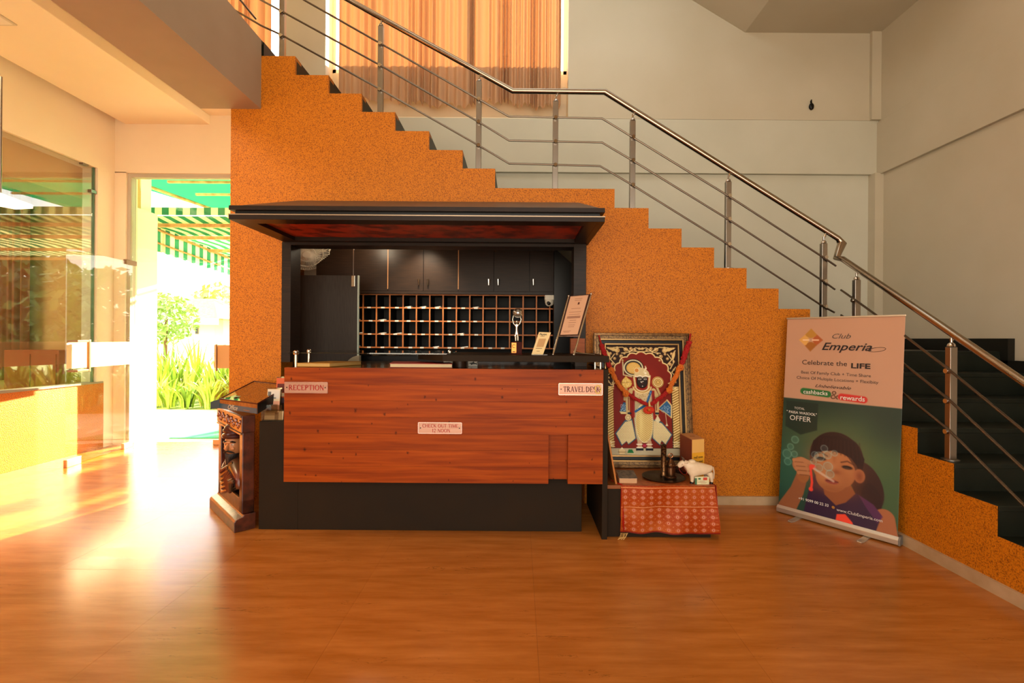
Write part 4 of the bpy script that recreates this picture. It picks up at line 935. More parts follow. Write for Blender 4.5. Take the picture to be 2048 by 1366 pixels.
for ins, wd, y0, y1, m_, n_ in ((0, .022, -.03, .02, brass, 'outer_moulding'), (.022, .028, -.02, .02, mat('dark_carved_band', '#4a3322', .4, .4, noise=(90, '#8a6a40', .45, .6)), 'carved_band'), (.050, .012, -.034, .02, brass2, 'inner_moulding'), (.062, .028, -.008, .02, black_m, 'black_slip'), (.090, .012, -.03, .02, brass2, 'sight_edge')):
    obj(n_, fbar(None, ins, wd, y0, y1), m_, pic, local=True, bevel=.003)
obj('backing', MB().box(.03, fw-.03, .0, .018, .03, fh-.03), black_m, pic, local=True)
iw, ih = fw-.204, fh-.204
P = Paint(765, 1190, 340, 528, '#2c1a12')
o = lambda x, y: (x-120, y-140)
# red field under the cusped arch
arch = [(195,1130),(195,560)]
import math as _m
cus = []
n = 9
for i in range(n):
    t0, t1 = PI-PI*i/n, PI-PI*(i+1)/n
    for k in range(5):
        t = t0+(t1-t0)*k/5; r = 1+.075*abs(math.sin((k/5)*PI))
        cus.append((497+300*r*math.cos(t), 520-285*r*math.sin(t)))
field = [o(195, 1255), o(195, 560)]+[o(*p) for p in cus]+[o(805, 560), o(805, 1255)]
P.poly(field, '#8c2214')
P.put(P.poly(field, '', ret=True)*np.clip((np.hypot((P.x-380)/420, (P.y-560)/600)-.35), 0, .3), '#430c08')
# gold cusp outline
cc = [o(195, 600)]+[o(*p) for p in cus]+[o(805, 600)]
P.seg(cc, 15, '#d8b878', hgt=.5); P.seg(cc, 5, '#f3dfae', hgt=.7)
# scrollwork in the spandrels
rs = np.random.RandomState(11)
for side_ in (0, 1):
    for cx, cy, r in ((150,175,12),(245,200,26),(285,265,20),(240,240,14),(215,290,16),(190,350,18),(150,320,14),(245,170,14),(335,190,24),(390,180,18),(435,195,14),(480,180,16),(300,310,12),(170,235,16),(150,410,12),(140,545,14),(195,560,16),(150,500,12),(320,235,12),(375,222,10)):
        x = cx if side_ == 0 else 994-cx; x, y = o(x, cy)
        P.ell(x, y, r, r, '#caa468', hgt=.5); P.ell(x, y, r*.55, r*.55, '#8e6436', hgt=.45); P.ell(x-r*.15, y-r*.15, r*.35, r*.35, '#f0dcac', hgt=.8)
    for pts in ([(135,170),(200,205),(245,180)],[(130,200),(165,260),(150,330),(190,400)],[(200,170),(300,165),(380,210),(440,170),(497,185)],[(215,240),(170,300),(215,350)],[(130,380),(175,440),(135,480)],[(135,520),(175,580),(215,560)],[(290,230),(340,225),(400,205),(497,215)]):
        P.seg([o(p[0] if side_ == 0 else 994-p[0], p[1]) for p in pts], 11, '#e0c48a', hgt=.6)
    x, y = o(205 if side_ == 0 else 789, 190); P.ell(x, y, 52, 17, '#d9b878', rot=.35 if side_ == 0 else -.35, hgt=.6)
    x, y = o(150 if side_ == 0 else 844, 255); P.ell(x, y, 15, 50, '#d9b878', rot=-.25 if side_ == 0 else .25, hgt=.6)
    # twisted columns
    xa = 122 if side_ == 0 else 815
    x0_, _ = o(xa, 0); mk = P.poly([o(xa, 600), o(xa+72, 600), o(xa+72, 1250), o(xa, 1250)], '', ret=True)
    P.put(mk, '#b48a44', .55); st_ = (P.y+.55*(P.x-x0_)*(1 if side_ == 0 else 1)) % 27
    P.put(mk*(st_ < 9), '#f0d894', .9); P.put(mk*((st_ > 13) & (st_ < 16)), '#8a3a1c'); P.put(mk*((st_ > 19) & (st_ < 21.5)), '#5a7040')
    for yy_ in (600, 622, 1190, 1215, 1240): P.seg([o(xa-2, yy_), o(xa+76, yy_)], 12, '#e6cc8e', hgt=1)
    for yy_ in (1195, 1230):
        for k in range(7): P.ell(*o(xa+4+k*11, yy_), 4, 4, '#fff3cf', hgt=1)
P.poly([o(120, 1258), o(885, 1258), o(885, 1330), o(120, 1330)], '#b7a987')
# halo plume behind head
P.ell(*o(412, 392), 112, 98, '#2e2a22', hgt=.5); P.ell(*o(412, 392), 104, 90, '#c9b78a', hgt=.55); P.ell(*o(412, 392), 90, 77, '#2b2a28', hgt=.5)
for k in range(34): a = 2*PI*k/34; P.ell(*o(412+97*math.cos(a), 392+84*math.sin(a)), 5, 5, '#efe4c0', hgt=.7)
P.ell(*o(412, 395), 76, 64, '#d2a34e', hgt=.7)
for k in range(60): a = k*2.4; r = 8*math.sqrt(k); P.ell(*o(412+r*math.cos(a), 395+r*.85*math.sin(a)), 3, 3, '#f4dc98', hgt=.85)
P.seg([o(300, 330), o(305, 470), o(390, 490)], 14, '#cbb98c', hgt=.6)
# skirts / sashes with zigzag hem
for pts in ([(390,940),(310,960),(205,1100),(270,1235),(325,1190),(345,1225),(430,1155)], [(600,940),(700,975),(808,1110),(735,1225),(690,1180),(672,1230),(590,1150)]):
    P.poly([o(*p) for p in pts], '#3f5a6c', hgt=.5); c_ = (sum(p[0] for p in pts)/len(pts), sum(p[1] for p in pts)/len(pts))
    ip = [(c_[0]+(p[0]-c_[0])*.88, c_[1]+(p[1]-c_[1])*.88) for p in pts]; P.poly([o(*p) for p in ip], '#d6bd84', hgt=.6)
    mk = P.poly([o(*p) for p in ip], '', ret=True)
    u_ = (P.x+P.y) % 18; w_ = (P.x-P.y) % 18; P.put(mk*((u_-9)**2+(w_-9)**2 < 16), '#6a4a22'); P.put(mk*((u_ < 4) | (w_ < 4)), '#f2e2b0', .75)
# blue hanging cloths
P.poly([o(*p) for p in [(300,765),(255,870),(330,890),(335,775)]], '#2f5578', hgt=.5); P.poly([o(*p) for p in [(255,865),(270,895),(330,895),(325,870)]], '#d8c188', hgt=.6)
P.poly([o(*p) for p in [(665,830),(760,745),(808,800),(800,925),(740,880)]], '#2f5c86', hgt=.5); P.seg([o(*p) for p in [(760,740),(805,800),(800,930)]], 16, '#d2b77c', hgt=.7); P.seg([o(*p) for p in [(655,830),(740,880),(800,930)]], 10, '#d2b77c', hgt=.7)
P.seg([o(*p) for p in [(660,835),(755,745)]], 9, '#d2b77c', hgt=.7)
P.seg([o(*p) for p in [(740,885),(750,1000)]], 6, '#d9cfa0', hgt=.6); P.poly([o(*p) for p in [(735,1020),(750,985),(765,1020)]], '#e2d6a8', hgt=.6)
for k in range(50): P.ell(*o(rs.uniform(270, 330), rs.uniform(790, 860)), 3, 3, '#a9c0cc'); P.ell(*o(rs.uniform(700, 790), rs.uniform(800, 880)), 3, 3, '#9fb8c8')
# arms, body, robe
P.seg([o(*p) for p in [(385,640),(345,700),(345,900)]], [54, 46, 40], '#c3a870', hgt=.6); P.seg([o(*p) for p in [(620,640),(655,700),(650,890)]], [54, 46, 40], '#c3a870', hgt=.6)
P.seg([o(*p) for p in [(320,540),(330,640),(312,740)]], [34, 36, 26], '#b89a62', hgt=.55)
P.seg([o(*p) for p in [(655,600),(690,690)]], 24, '#c3a870', hgt=.6)
for xx in (352, 645): P.seg([o(xx, 720), o(xx, 850)], 9, '#7d2a1c', hgt=.65)
robe = [(400,640),(600,640),(615,760),(620,900),(600,1100),(570,1200),(440,1200),(420,1100),(400,900)]
P.poly([o(*p) for p in robe], '#b3a67e', hgt=.7)
P.poly([o(*p) for p in [(400,640),(420,640),(415,930),(385,930)]], '#8c1f1a', hgt=.72); P.poly([o(*p) for p in [(595,640),(628,640),(632,950),(610,950)]], '#8c1f1a', hgt=.72)
P.ell(*o(512, 990), 88, 205, '#cfae6a', hgt=.85); mk = P.soft(np.sqrt(((P.x-392)/82)**2+((P.y-850)/198)**2)*82-82)
u_ = (P.x*.7+P.y) % 20; w_ = (P.x*.7-P.y) % 20; P.put(mk*((u_-10)**2+(w_-10)**2 < 12), '#7c5c20'); P.put(mk*((u_ < 3.5)), '#f6e49a', 1)
P.ell(*o(480, 980), 16, 120, '#efe29a', e=16, al=.6)
for k in range(60): a = 2*PI*k/60; P.ell(*o(512+88*math.cos(a), 990+205*math.sin(a)), 4, 4, '#fff0bd', hgt=1)
P.poly([o(*p) for p in [(420,640),(595,640),(590,780),(425,780)]], '#cdb384', hgt=.8)
for k in range(40): P.ell(*o(rs.uniform(425, 590), rs.uniform(650, 790)), 4, 4, '#9c7c44', hgt=.75)
P.seg([o(*p) for p in [(590,650),(540,790),(425,865)]], 24, '#2d5d8c', hgt=.9)
for k in range(9): P.ell(*o(585-9*k*1.9, 665+k*22), 3, 3, '#cfe0e6', hgt=1)
for r, col in ((98, '#e9d29a'), (84, '#b98c48'), (70, '#e9d7a8')): P.seg([o(500+r*math.cos(a), 590+r*.78*math.sin(a)) for a in [PI*.05+PI*.9*k/14 for k in range(15)]], 13, col, hgt=.95)
# face and crown
P.ell(*o(502, 545), 58, 68, '#241a17', hgt=1.0); P.poly([o(*p) for p in [(445,490),(560,490),(560,560),(445,560)]], '#241a17', hgt=1.0)
for xx in (415, 583):
    for yy_ in range(480, 600, 17): P.ell(*o(xx+(yy_-480)*.12*(1 if xx < 500 else -1), yy_), 13, 11, '#e0c88c', hgt=.9)
P.poly([o(*p) for p in [(412,500),(425,420),(470,385),(540,400),(575,440),(590,500),(540,490),(460,490)]], '#d5bf8c', hgt=1)
for k in range(16): P.ell(*o(430+k*10, 484+6*math.sin(k)), 6, 6, '#f7ead0', hgt=1)
P.ell(*o(445, 420), 26, 26, '#c9833a', hgt=1); P.ring(*o(445, 420), 24, 7, '#efd9a0', hgt=1)
P.seg([o(*p) for p in [(520,440),(545,395),(540,375)]], 14, '#e6d6aa', hgt=1); P.ell(*o(537, 450), 12, 12, '#f3e8cc', hgt=1); P.ell(*o(545, 398), 10, 10, '#f3e8cc', hgt=1)
for xx in (477, 533): P.ell(*o(xx, 518), 15, 7, '#efe6d4'); P.ell(*o(xx, 518), 5, 6, '#141010')
for xx in (477, 533): P.seg([o(xx-15, 506), o(xx, 501), o(xx+15, 506)], 3, '#d9c9a0')
for a_ in ((503,500),(487,545),(493,550),(499,545),(510,540),(503,592)): P.ell(*o(*a_), 5, 5, '#f2e9d8', hgt=1)
P.seg([o(495, 565), o(512, 565)], 4, '#7a2a22')
# lotus buds and medallion
P.ell(*o(338, 560), 56, 52, '#d8b25a', hgt=.8); P.poly([o(*p) for p in [(290,530),(330,480),(375,530)]], '#d8b25a', hgt=.8); P.seg([o(285, 555), o(390, 550)], 5, '#8c5c24')
for k in range(40): P.ell(*o(rs.uniform(300, 378), rs.uniform(520, 600)), 3, 3, '#f5e09c', hgt=.9)
P.ell(*o(668, 548), 62, 62, '#d6b066', hgt=.8)
for r in (52, 36, 18): P.ring(*o(668, 548), r, 6, '#8c6430')
for k in range(24): a = 2*PI*k/24; P.ell(*o(668+44*math.cos(a), 548+44*math.sin(a)), 4, 4, '#f8ebb8', hgt=.9)
P.ell(*o(345, 932), 33, 33, '#dcc694', hgt=.8); P.ring(*o(345, 932), 18, 5, '#9a7840'); P.poly([o(*p) for p in [(655,900),(685,960),(655,990),(625,960)]], '#dcd0a6', hgt=.8)
P.seg([o(350, 885), o(372, 885)], 20, '#1f2a38', hgt=.8); P.seg([o(640, 885), o(662, 885)], 20, '#1f2a38', hgt=.8)
# feet and offerings
for xx in (460, 562):
    P.seg([o(xx, 1195), o(xx, 1240)], 48, '#c59a74', hgt=.8); P.seg([o(xx-30, 1215), o(xx+30, 1215)], 10, '#f3e9d2', hgt=.9); P.seg([o(xx-28, 1250), o(xx+28, 1250)], 14, '#e8ddc4', hgt=.9)
    P.seg([o(xx-28, 1270), o(xx+28, 1270)], 24, '#15151c', hgt=.8)
    for k in range(5): P.ell(*o(xx-24+k*12, 1284), 5, 5, '#d9c9b0', hgt=.9)
P.ell(*o(512, 1228), 20, 14, '#b02a4a')
P.poly([o(*p) for p in [(240,1270),(310,1270),(305,1325),(245,1325)]], '#d9c08c', hgt=.6); P.poly([o(*p) for p in [(255,1270),(275,1245),(295,1270)]], '#e9dcb0', hgt=.6); P.seg([o(235, 1298), o(320, 1298)], 5, '#8c6430')
P.poly([o(*p) for p in [(330,1310),(345,1270),(380,1270),(400,1310)]], '#1f6a35', hgt=.6); P.seg([o(328, 1312), o(402, 1312)], 9, '#dcc694', hgt=.6)
Hh = P.h
def picfn(u, v):
    j = int(round(v*528)); i = int(round(u*340)); return Vector((.102+u*iw, -.006-.009*Hh[j, i], fh-.102-v*ih))
painted('relief_panel', picfn, 340, 528, P.c, attr_mat('gilded_relief', .5, .12), pic)
# ---- garland
gar = thing('flower_garland', 'red and orange flower garland hung in a V over the deity picture', 'garland', (f0.x+fw/2, PT-.08, ztop-.03))
def PF(px, py, o=0):        # point in front of the leaning picture
    t = max(0, min(1, (936-py)/(936-667))); return W(px, py, PB+(PT-PB)*t-.055-o)
segs_ = [([(1198,672),(1203,690)], .008, 'r'), ([(1203,690),(1211,714),(1221,738)], .022, 'r'), ([(1221,738),(1230,757),(1243,777),(1255,787)], .021, 'o'), ([(1255,787),(1270,797),(1294,809)], .021, 'r'),
         ([(1381,669),(1378,685)], .009, 'r'), ([(1378,685),(1371,704),(1364,727)], .026, 'r'), ([(1359,733),(1352,752),(1340,774)], .022, 'o'), ([(1340,778),(1325,792),(1303,808)], .021, 'r')]
gm = {'r': mat('red_flowers', '#9c1410', .7), 'o': mat('orange_flowers', '#c8661c', .7)}
for pts, r, k in segs_:
    p3 = [PF(*p) for p in pts]; mb = MB(); L = sum((b-a).length for a, b in zip(p3, p3[1:])); n = max(6, int(L/.006)) if r > .01 else 6
    for i in range(n+1):
        t = i/n*(len(p3)-1); j = min(int(t), len(p3)-2); c = p3[j].lerp(p3[j+1], t-j)
        if r < .01: mb.ball(c, r, 8, 5); continue
        for q in range(5):
            a = R_.uniform(0, 6.28); mb.ball(c+Vector((math.cos(a)*r*.62, -abs(math.sin(a))*r*.5, R_.uniform(-.006, .006))), r*R_.uniform(.32, .46), 6, 4)
        mb.ball(c, r*.72, 8, 5)
    obj('flower_strand', mb, gm[k], gar)
for px, py in ((1222, 741), (1251, 787), (1360, 735), (1338, 780)):
    c = PF(px, py); mb = MB()
    for q in range(7): a = q*.9; mb.ball(c+Vector((math.cos(a)*.018, -.012, math.sin(a)*.018)), .013, 7, 5)
    mb.ball(c+Vector((0, -.022, 0)), .011, 8, 5); obj('flower', mb, gm['o'], gar, label='orange flower')
c = PF(1297, 820, .01); mb = MB()
for q in range(11): a = q*.571; mb.ball(c+Vector((math.cos(a)*.032, -.01, math.sin(a)*.020)), (.018, .012, .014), 7, 5)
obj('pendant_flower', mb, mat('red_orange_flowers', '#c2300f', .6), gar); obj('flower_heart', MB().ball(c+Vector((0, -.022, .004)), .014, 8, 6), gm['o'], gar)
obj('gold_tie', MB().tube([PF(1298, 803, .02), PF(1299, 813, .02)], [.006, .012]), MATS['gold_thread'], gar)
# ---- things on the shrine
TZ = tz0-.0075
a = WF(1250, 966, TZ)
bk = book('prayer_book', 'grey covered thick book with cream pages at the left of the shrine', 'book', [(W(1238,966,3.56).x, 3.56, TZ), (W(1275,968,3.56).x, 3.56, TZ), (W(1268,955,3.76).x+.0, 3.78, TZ), (W(1233,955,3.76).x, 3.78, TZ)], .044, mat('grey_cover', '#544a40', .6, noise=(40, '#7a6a58', .4, .6)), mat('rose_pages', '#c99a6e', .7))
wp = thing('leaning_board', 'thin orange wooden board leaning at the left edge of the shrine', 'board', (px1+.1, 3.57, TZ))
b0, b1 = W(1232, 966, 3.57), W(1213, 866, 3.62)
ub = (b1-b0); ub.y = 0
obj('board', MB().hexa([Vector((b0.x-.006, 3.56, TZ)), Vector((b0.x+.006, 3.56, TZ)), Vector((b0.x+.006, 3.86, TZ)), Vector((b0.x-.006, 3.86, TZ)),
                        Vector((b1.x-.006, 3.56, b1.z)), Vector((b1.x+.006, 3.56, b1.z)), Vector((b1.x+.006, 3.86, b1.z)), Vector((b1.x-.006, 3.86, b1.z))]), mat('orange_board', '#b96f2c', .4), wp)
c = WF(1325, 957, TZ)
tray = thing('brass_plate', 'wide round dark brass plate with a low rim on the shrine', 'plate', (c.x, 3.72, TZ)); cx_ = W(1327, 958, 3.72).x
dbr = mat('dark_brass', '#4f4030', .3, .85); dbr2 = mat('polished_dark_brass', '#6b4a30', .2, .9)
obj('dish', MB().lathe([(.10, TZ), (.15, TZ+.004), (.163, TZ+.016), (.158, TZ+.016), (.145, TZ+.007), (.0, TZ+.006)], (cx_, 3.72, 0), 40), dbr, tray, smooth=True)
c = W(1327, 945, 3.74); h1 = W(1327, 889, 3.74).z
inc = thing('incense_holder', 'tall perforated brass cylinder incense holder on the plate', 'incense holder', (c.x, 3.74, TZ+.01))
obj('tube', MB().lathe([(.024, TZ+.007), (.026, TZ+.02), (.021, TZ+.03), (.021, h1-.01), (.0235, h1-.006), (.0235, h1), (.018, h1), (.018, TZ+.05)], (c.x, 3.74, 0), 24), mat('perforated_brass', '#75502f', .3, .8, noise=(70, '#2c1c10', .42, .5)), inc, smooth=True)
c = W(1341, 945, 3.70)
lamp = thing('oil_lamp', 'brass oil lamp with a ring-topped lid beside the incense holder', 'oil lamp', (c.x, 3.70, TZ+.01)); z0 = TZ+.007
obj('bowl', MB().lathe([(.03, z0), (.046, z0+.004), (.046, z0+.012), (.034, z0+.02)]+[(.036+.002*(k % 2), z0+.02+.01*k) for k in range(8)]+[(.04, z0+.10), (.028, z0+.115)], (c.x, 3.70, 0), 28), dbr2, lamp, smooth=True)
obj('lid', MB().lathe([(.036, z0+.1), (.03, z0+.118), (.017, z0+.14), (.006, z0+.15), (.006, z0+.158)], (c.x, 3.70, 0), 24), dbr2, lamp, smooth=True)
obj('ring', MB().tube([(c.x+.016*math.cos(2*PI*i/20), 3.70, z0+.172+.016*math.sin(2*PI*i/20)) for i in range(20)], .0045, 8, close=True), mat('copper_ring', '#9a6540', .25, .85), lamp, smooth=True)
obj('spout', MB().tube([(c.x+.03, 3.70, z0+.09), (c.x+.065, 3.69, z0+.11)], [.012, .006]), dbr2, lamp, smooth=True)
c = W(1374, 955, 3.72); t = thing('small_brass_dish', 'small dark brass dish between the oil lamp and the cow', 'dish', (c.x, 3.8, TZ)); cx_ = W(1368, 950, 3.86).x
obj('dish', MB().lathe([(.03, TZ), (.055, TZ+.006), (.068, TZ+.02), (.064, TZ+.02), (.05, TZ+.008), (0, TZ+.006)], (cx_-.01, 3.88, 0), 28), dbr, t, smooth=True)
# donation box behind the cow
b = W(1384, 880, 3.72); c = W(1412, 877, 3.72); d = W(1363, 869, 3.93)
d.y = 3.94
dbx = thing('donation_box', 'cardboard box with a yellow lettered side standing behind the cow', 'box', (b.x, 3.72, TZ))
F0 = Vector((b.x, 3.72, TZ)); F1 = Vector((c.x, 3.76, TZ)); B0 = Vector((d.x, 3.96, TZ)); B1 = B0+(F1-F0); hh = W(1384, 880, 3.72).z-TZ; up = Vector((0, 0, hh))
def wall_(p, q, m, n, z0=0, z1=1, off=0):
    dn = (q-p).cross(Vector((0, 0, 1))).normalized(); a = Vector((0, 0, hh*z0)); bb = Vector((0, 0, hh*z1)); f = dn*(.002+off); g_ = dn*off
    return obj(n, MB().hexa([p+a+g_, q+a+g_, q+a+f, p+a+f, p+bb+g_, q+bb+g_, q+bb+f, p+bb+f]), m, dbx)
card = mat('brown_card', '#a56c3c', .6, noise=(6, '#8c542c', .35, .65)); red_card = mat('red_brown_card', '#7a2c14', .6, noise=(4, '#8c3c1c', .3, .7))
wall_(F0, F1, mat('cream_yellow_card', '#dca85a', .55), 'front_panel'); wall_(F0, F1, mat('yellow_card', '#dd9f28', .55), 'yellow_label', 0, .66, .0022)
wall_(B0, F0, red_card, 'side_panel'); wall_(F1, B1, card, 'side_panel'); wall_(B1, B0, card, 'back_panel')
obj('top_panel', MB().hexa([F0+up, F1+up, B1+up, B0+up]+[p+up+Vector((0, 0, .003)) for p in (F0, F1, B1, B0)]), mat('light_brown_card', '#b87c48', .6), dbx)
ct = (F0+F1+B0+B1)/4+up; obj('slot', MB().box(ct.x-.02, ct.x+.02, ct.y-.012, ct.y-.004, ct.z+.003, ct.z+.0045), mat('slot_dark', '#6a3018', .6), dbx)
ux = (F1-F0).normalized(); un = ux.cross(Vector((0, 0, 1))).normalized()
m4 = Matrix.Identity(4); m4.col[0] = ux.to_4d(); m4.col[1] = (0, 0, 1, 0); m4.col[2] = un.to_4d(); m4[3][0] = m4[3][2] = 0
for k, (s_, wd) in enumerate((('અહીં દાખલ', .088), ('મહેતા મૂકશો', .086), ('પગરખાં', .058), ('કાઢશો', .064))):
    m5 = m4.copy(); m5.col[3] = ((F0+F1)/2+un*.0050+Vector((0, 0, hh*(.535-.115*k)))).to_4d(); text(s_, .03, ink, dbx, wm(dbx).inverted() @ m5, width=wd*1.0, height=None, off=.01)
# cow figurine
CW = 3.60; cx_ = W(1392, 945, CW).x; k_ = .0036
def cp(px, py, dy=0): p = W(px, py, CW); return (p.x, CW+dy, p.z)
cow = thing('cow_figurine', 'white cow figurine with a printed tag, facing left on the shrine', 'figurine', (cx_, CW, TZ))
cow_m = mat('white_ceramic', '#dcc3a0', .35, noise=(20, '#d0b592', .3, .7))
vz = [cp(1421,938), cp(1412,934), cp(1396,936), cp(1383,934), cp(1375,932), cp(1370,926), cp(1364,926), cp(1356,934)]
ed = [(0,1),(1,2),(2,3),(3,4),(4,5),(5,6),(6,7)]; rr = [.030,.046,.050,.050,.040,.028,.026,.016]
def leg(root, pts, r): 
    k = root
    for p, q in zip(pts, r): vz.append(p); ed.append((k, len(vz)-1)); rr.append(q); k = len(vz)-1
leg(3, [cp(1383,950,-.022), cp(1382,961,-.022), cp(1381,966,-.022)], [.020, .013, .013]); leg(3, [cp(1387,950,.022), cp(1387,961,.022), cp(1387,966,.022)], [.018, .012, .012])
leg(1, [cp(1419,950,-.024), cp(1421,960,-.024), cp(1420,966,-.024)], [.020, .012, .012]); leg(1, [cp(1414,950,.022), cp(1415,960,.022), cp(1414,966,.022)], [.018, .012, .012])
for i, v in enumerate(vz):
    if i in (10, 13, 16, 19): vz[i] = (v[0], v[1], TZ+.012)
skin('body', vz, ed, rr, cow_m, cow)
for s_ in (-1, 1):
    obj('horn', MB().tube([cp(1367,921,.014*s_), cp(1366,916,.02*s_), cp(1363,913,.016*s_)], [.006, .004, .002]), mat('dark_horn', '#4a3524', .4), cow, smooth=True)
    obj('ear', MB().ball(cp(1370, 924, .026*s_), (.014, .008, .007)), cow_m, cow, smooth=True)
    obj('eye', MB().ball(cp(1362.5, 927, .021*s_), .003), mat('dark_eye', '#4a1c14', .3), cow)
for i in (10, 13, 16, 19): obj('hoof', MB().lathe([(.013, TZ), (.014, TZ+.008), (.010, TZ+.014)], (vz[i][0], vz[i][1], 0), 12), black_m, cow, smooth=True)
obj('hump', MB().ball(cp(1384, 924), (.03, .024, .02)), cow_m, cow, smooth=True)
obj('tail', MB().tube([cp(1426, 934), cp(1428, 945), cp(1427, 957)], [.006, .005, .006]), cow_m, cow, smooth=True)
obj('neck_cord', MB().tube([(W(1372.5+4*math.cos(t)-2.2*math.sin(t), 0, CW).x, CW-.040*math.cos(t), W(0, 931-9*math.sin(t), CW).z+.004) for t in [2*PI*i/24 for i in range(24)]], .0018, 6, close=True), mat('red_cord', '#8c2418', .6), cow)
tg = W(1405, 958, CW-.055)
gt = thing('gift_card', 'small green, white and red printed card leaning on the legs of the cow', 'card', (tg.x, CW-.055, TZ))
obj('card', MB().box(tg.x-.055, tg.x+.05, CW-.052, CW-.050, TZ, TZ+.062), mat('pale_green_card', '#cfc79a', .5), gt)
obj('print', MB().box(tg.x-.055, tg.x-.040, CW-.0526, CW-.052, TZ, TZ+.05).box(tg.x-.03, tg.x-.012, CW-.0526, CW-.052, TZ+.040, TZ+.052), mat('green_print', '#3f6a45', .5), gt)
obj('print', MB().box(tg.x+.006, tg.x+.036, CW-.0526, CW-.052, TZ+.036, TZ+.056), mat('red_print', '#c2402c', .5), gt)
obj('print', MB().box(tg.x-.02, tg.x+.02, CW-.0526, CW-.052, TZ+.028, TZ+.030).box(tg.x-.034, tg.x+.034, CW-.0526, CW-.052, TZ+.020, TZ+.0215).box(tg.x-.01, tg.x+.026, CW-.0526, CW-.052, TZ+.013, TZ+.0145), mat('dark_red_print', '#8c3a2c', .5), gt)
# ================================================================ ROLL-UP BANNER
A = WF(1560, 1018)+Vector((-.036, -.024, 0)); B = WF(1793, 1084)+Vector((-.018, -.024, 0))
A *= .985; B *= .985
A.z = B.z = 0; bd = B-A; bw = bd.length; ba = math.atan2(bd.y, bd.x)
ban = thing('roll_up_banner', 'roll-up advertising banner with a girl blowing bubbles, beside the stair', 'banner', A, ba)
tilt = .14; hb = 1.585
def bp(u, v, o=0):      # v from the top, o towards the viewer
    z = .055+hb*(1-v); return Vector((u*bw, .02+tilt*(1-v)-o+.0012*math.sin(u*9)*(1-v), z))
silver = mat('banner_aluminium', '#c2b29c', .35, .8)
obj('base', MB().prism([(-.0, 0.01), (.11, .01), (.11, .045), (.085, .065), (.02, .065), (-.0, .045)], bw+.02, 'x', -.01), silver, ban, local=True, bevel=.003)
obj('top_rail', MB().box(-.005, bw+.005, .02+tilt-.006, .02+tilt+.008, .055+hb-.004, .055+hb+.010), silver, ban, local=True, bevel=.002)
obj('end_cap', MB().prism([(-.002, 0.008), (.112, .008), (.112, .047), (.085, .067), (.02, .067), (-.002, .047)], .012, 'x', bw+.008), mat('grey_plastic', '#6f675c', .5), ban, local=True)
obj('pole', MB().tube([(bw/2, .09, .05), (bw/2, .06+tilt, .05+hb)], .009), silver, ban, local=True)
for u in (.2, .78):
    obj('foot', MB().box(u*bw-.02, u*bw+.02, -.12, .16, .0, .008).tube([(u*bw-.02, -.12, .005), (u*bw-.012, -.145, .005), (u*bw+.012, -.145, .005), (u*bw+.02, -.12, .005)], .004, 6), silver, ban, local=True, bevel=.001)
NX, NY = 300, 580
P = Paint(1.0, 1.9, NX, NY, '#b98a6c'); V = 1.9
sp0 = V*.425
g = np.clip((P.y-sp0)/(V-sp0), 0, 1)
green = P.soft(-(P.y-sp0-0*(P.x)))
P.put(green, '#1f3226')
def blob(cx, cy, rx, ry, col, al=.7, e=.12): P.put(green*P.soft((np.sqrt(((P.x-cx)/rx)**2+((P.y-cy*V)/ry)**2)-1)*min(rx, ry), e)*al, col)
blob(.72, .62, .35, .16, '#6a6034'); blob(.85, .80, .3, .5, '#3f5c34', .8); blob(.1, .80, .22, .3, '#2c5a44', .8); blob(.5, .55, .5, .08, '#3c5434', .7); blob(.95, .5, .2, .2, '#1a2c20', .8); blob(.35, .62, .2, .1, '#5a6638', .5)
P.poly([(.03, V*.44), (.33, V*.44), (.33, V*.575), (.18, V*.61), (.03, V*.575)], '#18261c', al=.85)
for (x, y, r) in ((.09,.68,.035),(.06,.72,.05),(.13,.715,.035),(.13,.64,.04),(.07,.76,.04),(.30,.70,.03)):
    P.ell(x, y*V, r, r, '#4f8470', al=.35); P.ring(x, y*V, r*.8, .007, '#8fb8a0', al=.35)
sk1, sk2, sk3 = '#a9683c', '#8a4d2a', '#c4814e'
# ponytail, hair, neck, shoulders
P.ell(.76, .80*V, .12, .21, '#2c1512', rot=-.35); P.ell(.80, .86*V, .075, .14, '#241010', rot=-.2)
P.poly([(.40,V*.80),(.62,V*.80),(.70,V*.87),(.86,V*.93),(.95,V*1.0),(.30,V*1.0),(.36,V*.9)], sk2)
P.seg([(.90, V*.93), (.93, V*1.02)], .16, '#9c5c38')
P.poly([(.33,V*.79),(.385,V*.80),(.42,V*.885),(.52,V*.925),(.60,V*.90),(.68,V*.845),(.80,V*.875),(.88,V*.92),(.84,V*1.0),(.24,V*1.0),(.28,V*.88)], '#2b1730')
P.poly([(.70,V*.85),(.82,V*.88),(.89,V*.925),(.85,V*.96),(.76,V*.90)], '#54264e', al=.8)
P.poly([(.53,V*.965),(.60,V*.955),(.66,V*.985),(.67,V*1.0),(.52,V*1.0)], '#e5432c')
P.ell(.495, .695*V, .222, .235, '#29130f'); P.ell(.60, .70*V, .13, .20, '#29130f')
P.ell(.475, .745*V, .175, .17, sk1); P.ell(.47, .80*V, .135, .125, sk1); P.ell(.55, .76*V, .12, .14, sk1)
P.ell(.44, .705*V, .12, .05, sk3, e=.08, al=.6); P.ell(.60, .785*V, .06, .11, sk2, e=.08, al=.6); P.ell(.42, .79*V, .07, .06, sk3, e=.06, al=.5); P.ell(.62, .75*V, .04, .05, sk3, e=.05, al=.35)
P.ell(.47, .852*V, .11, .035, sk2, e=.04, al=.8); P.ell(.31, .75*V, .03, .1, sk2, e=.04, al=.6)
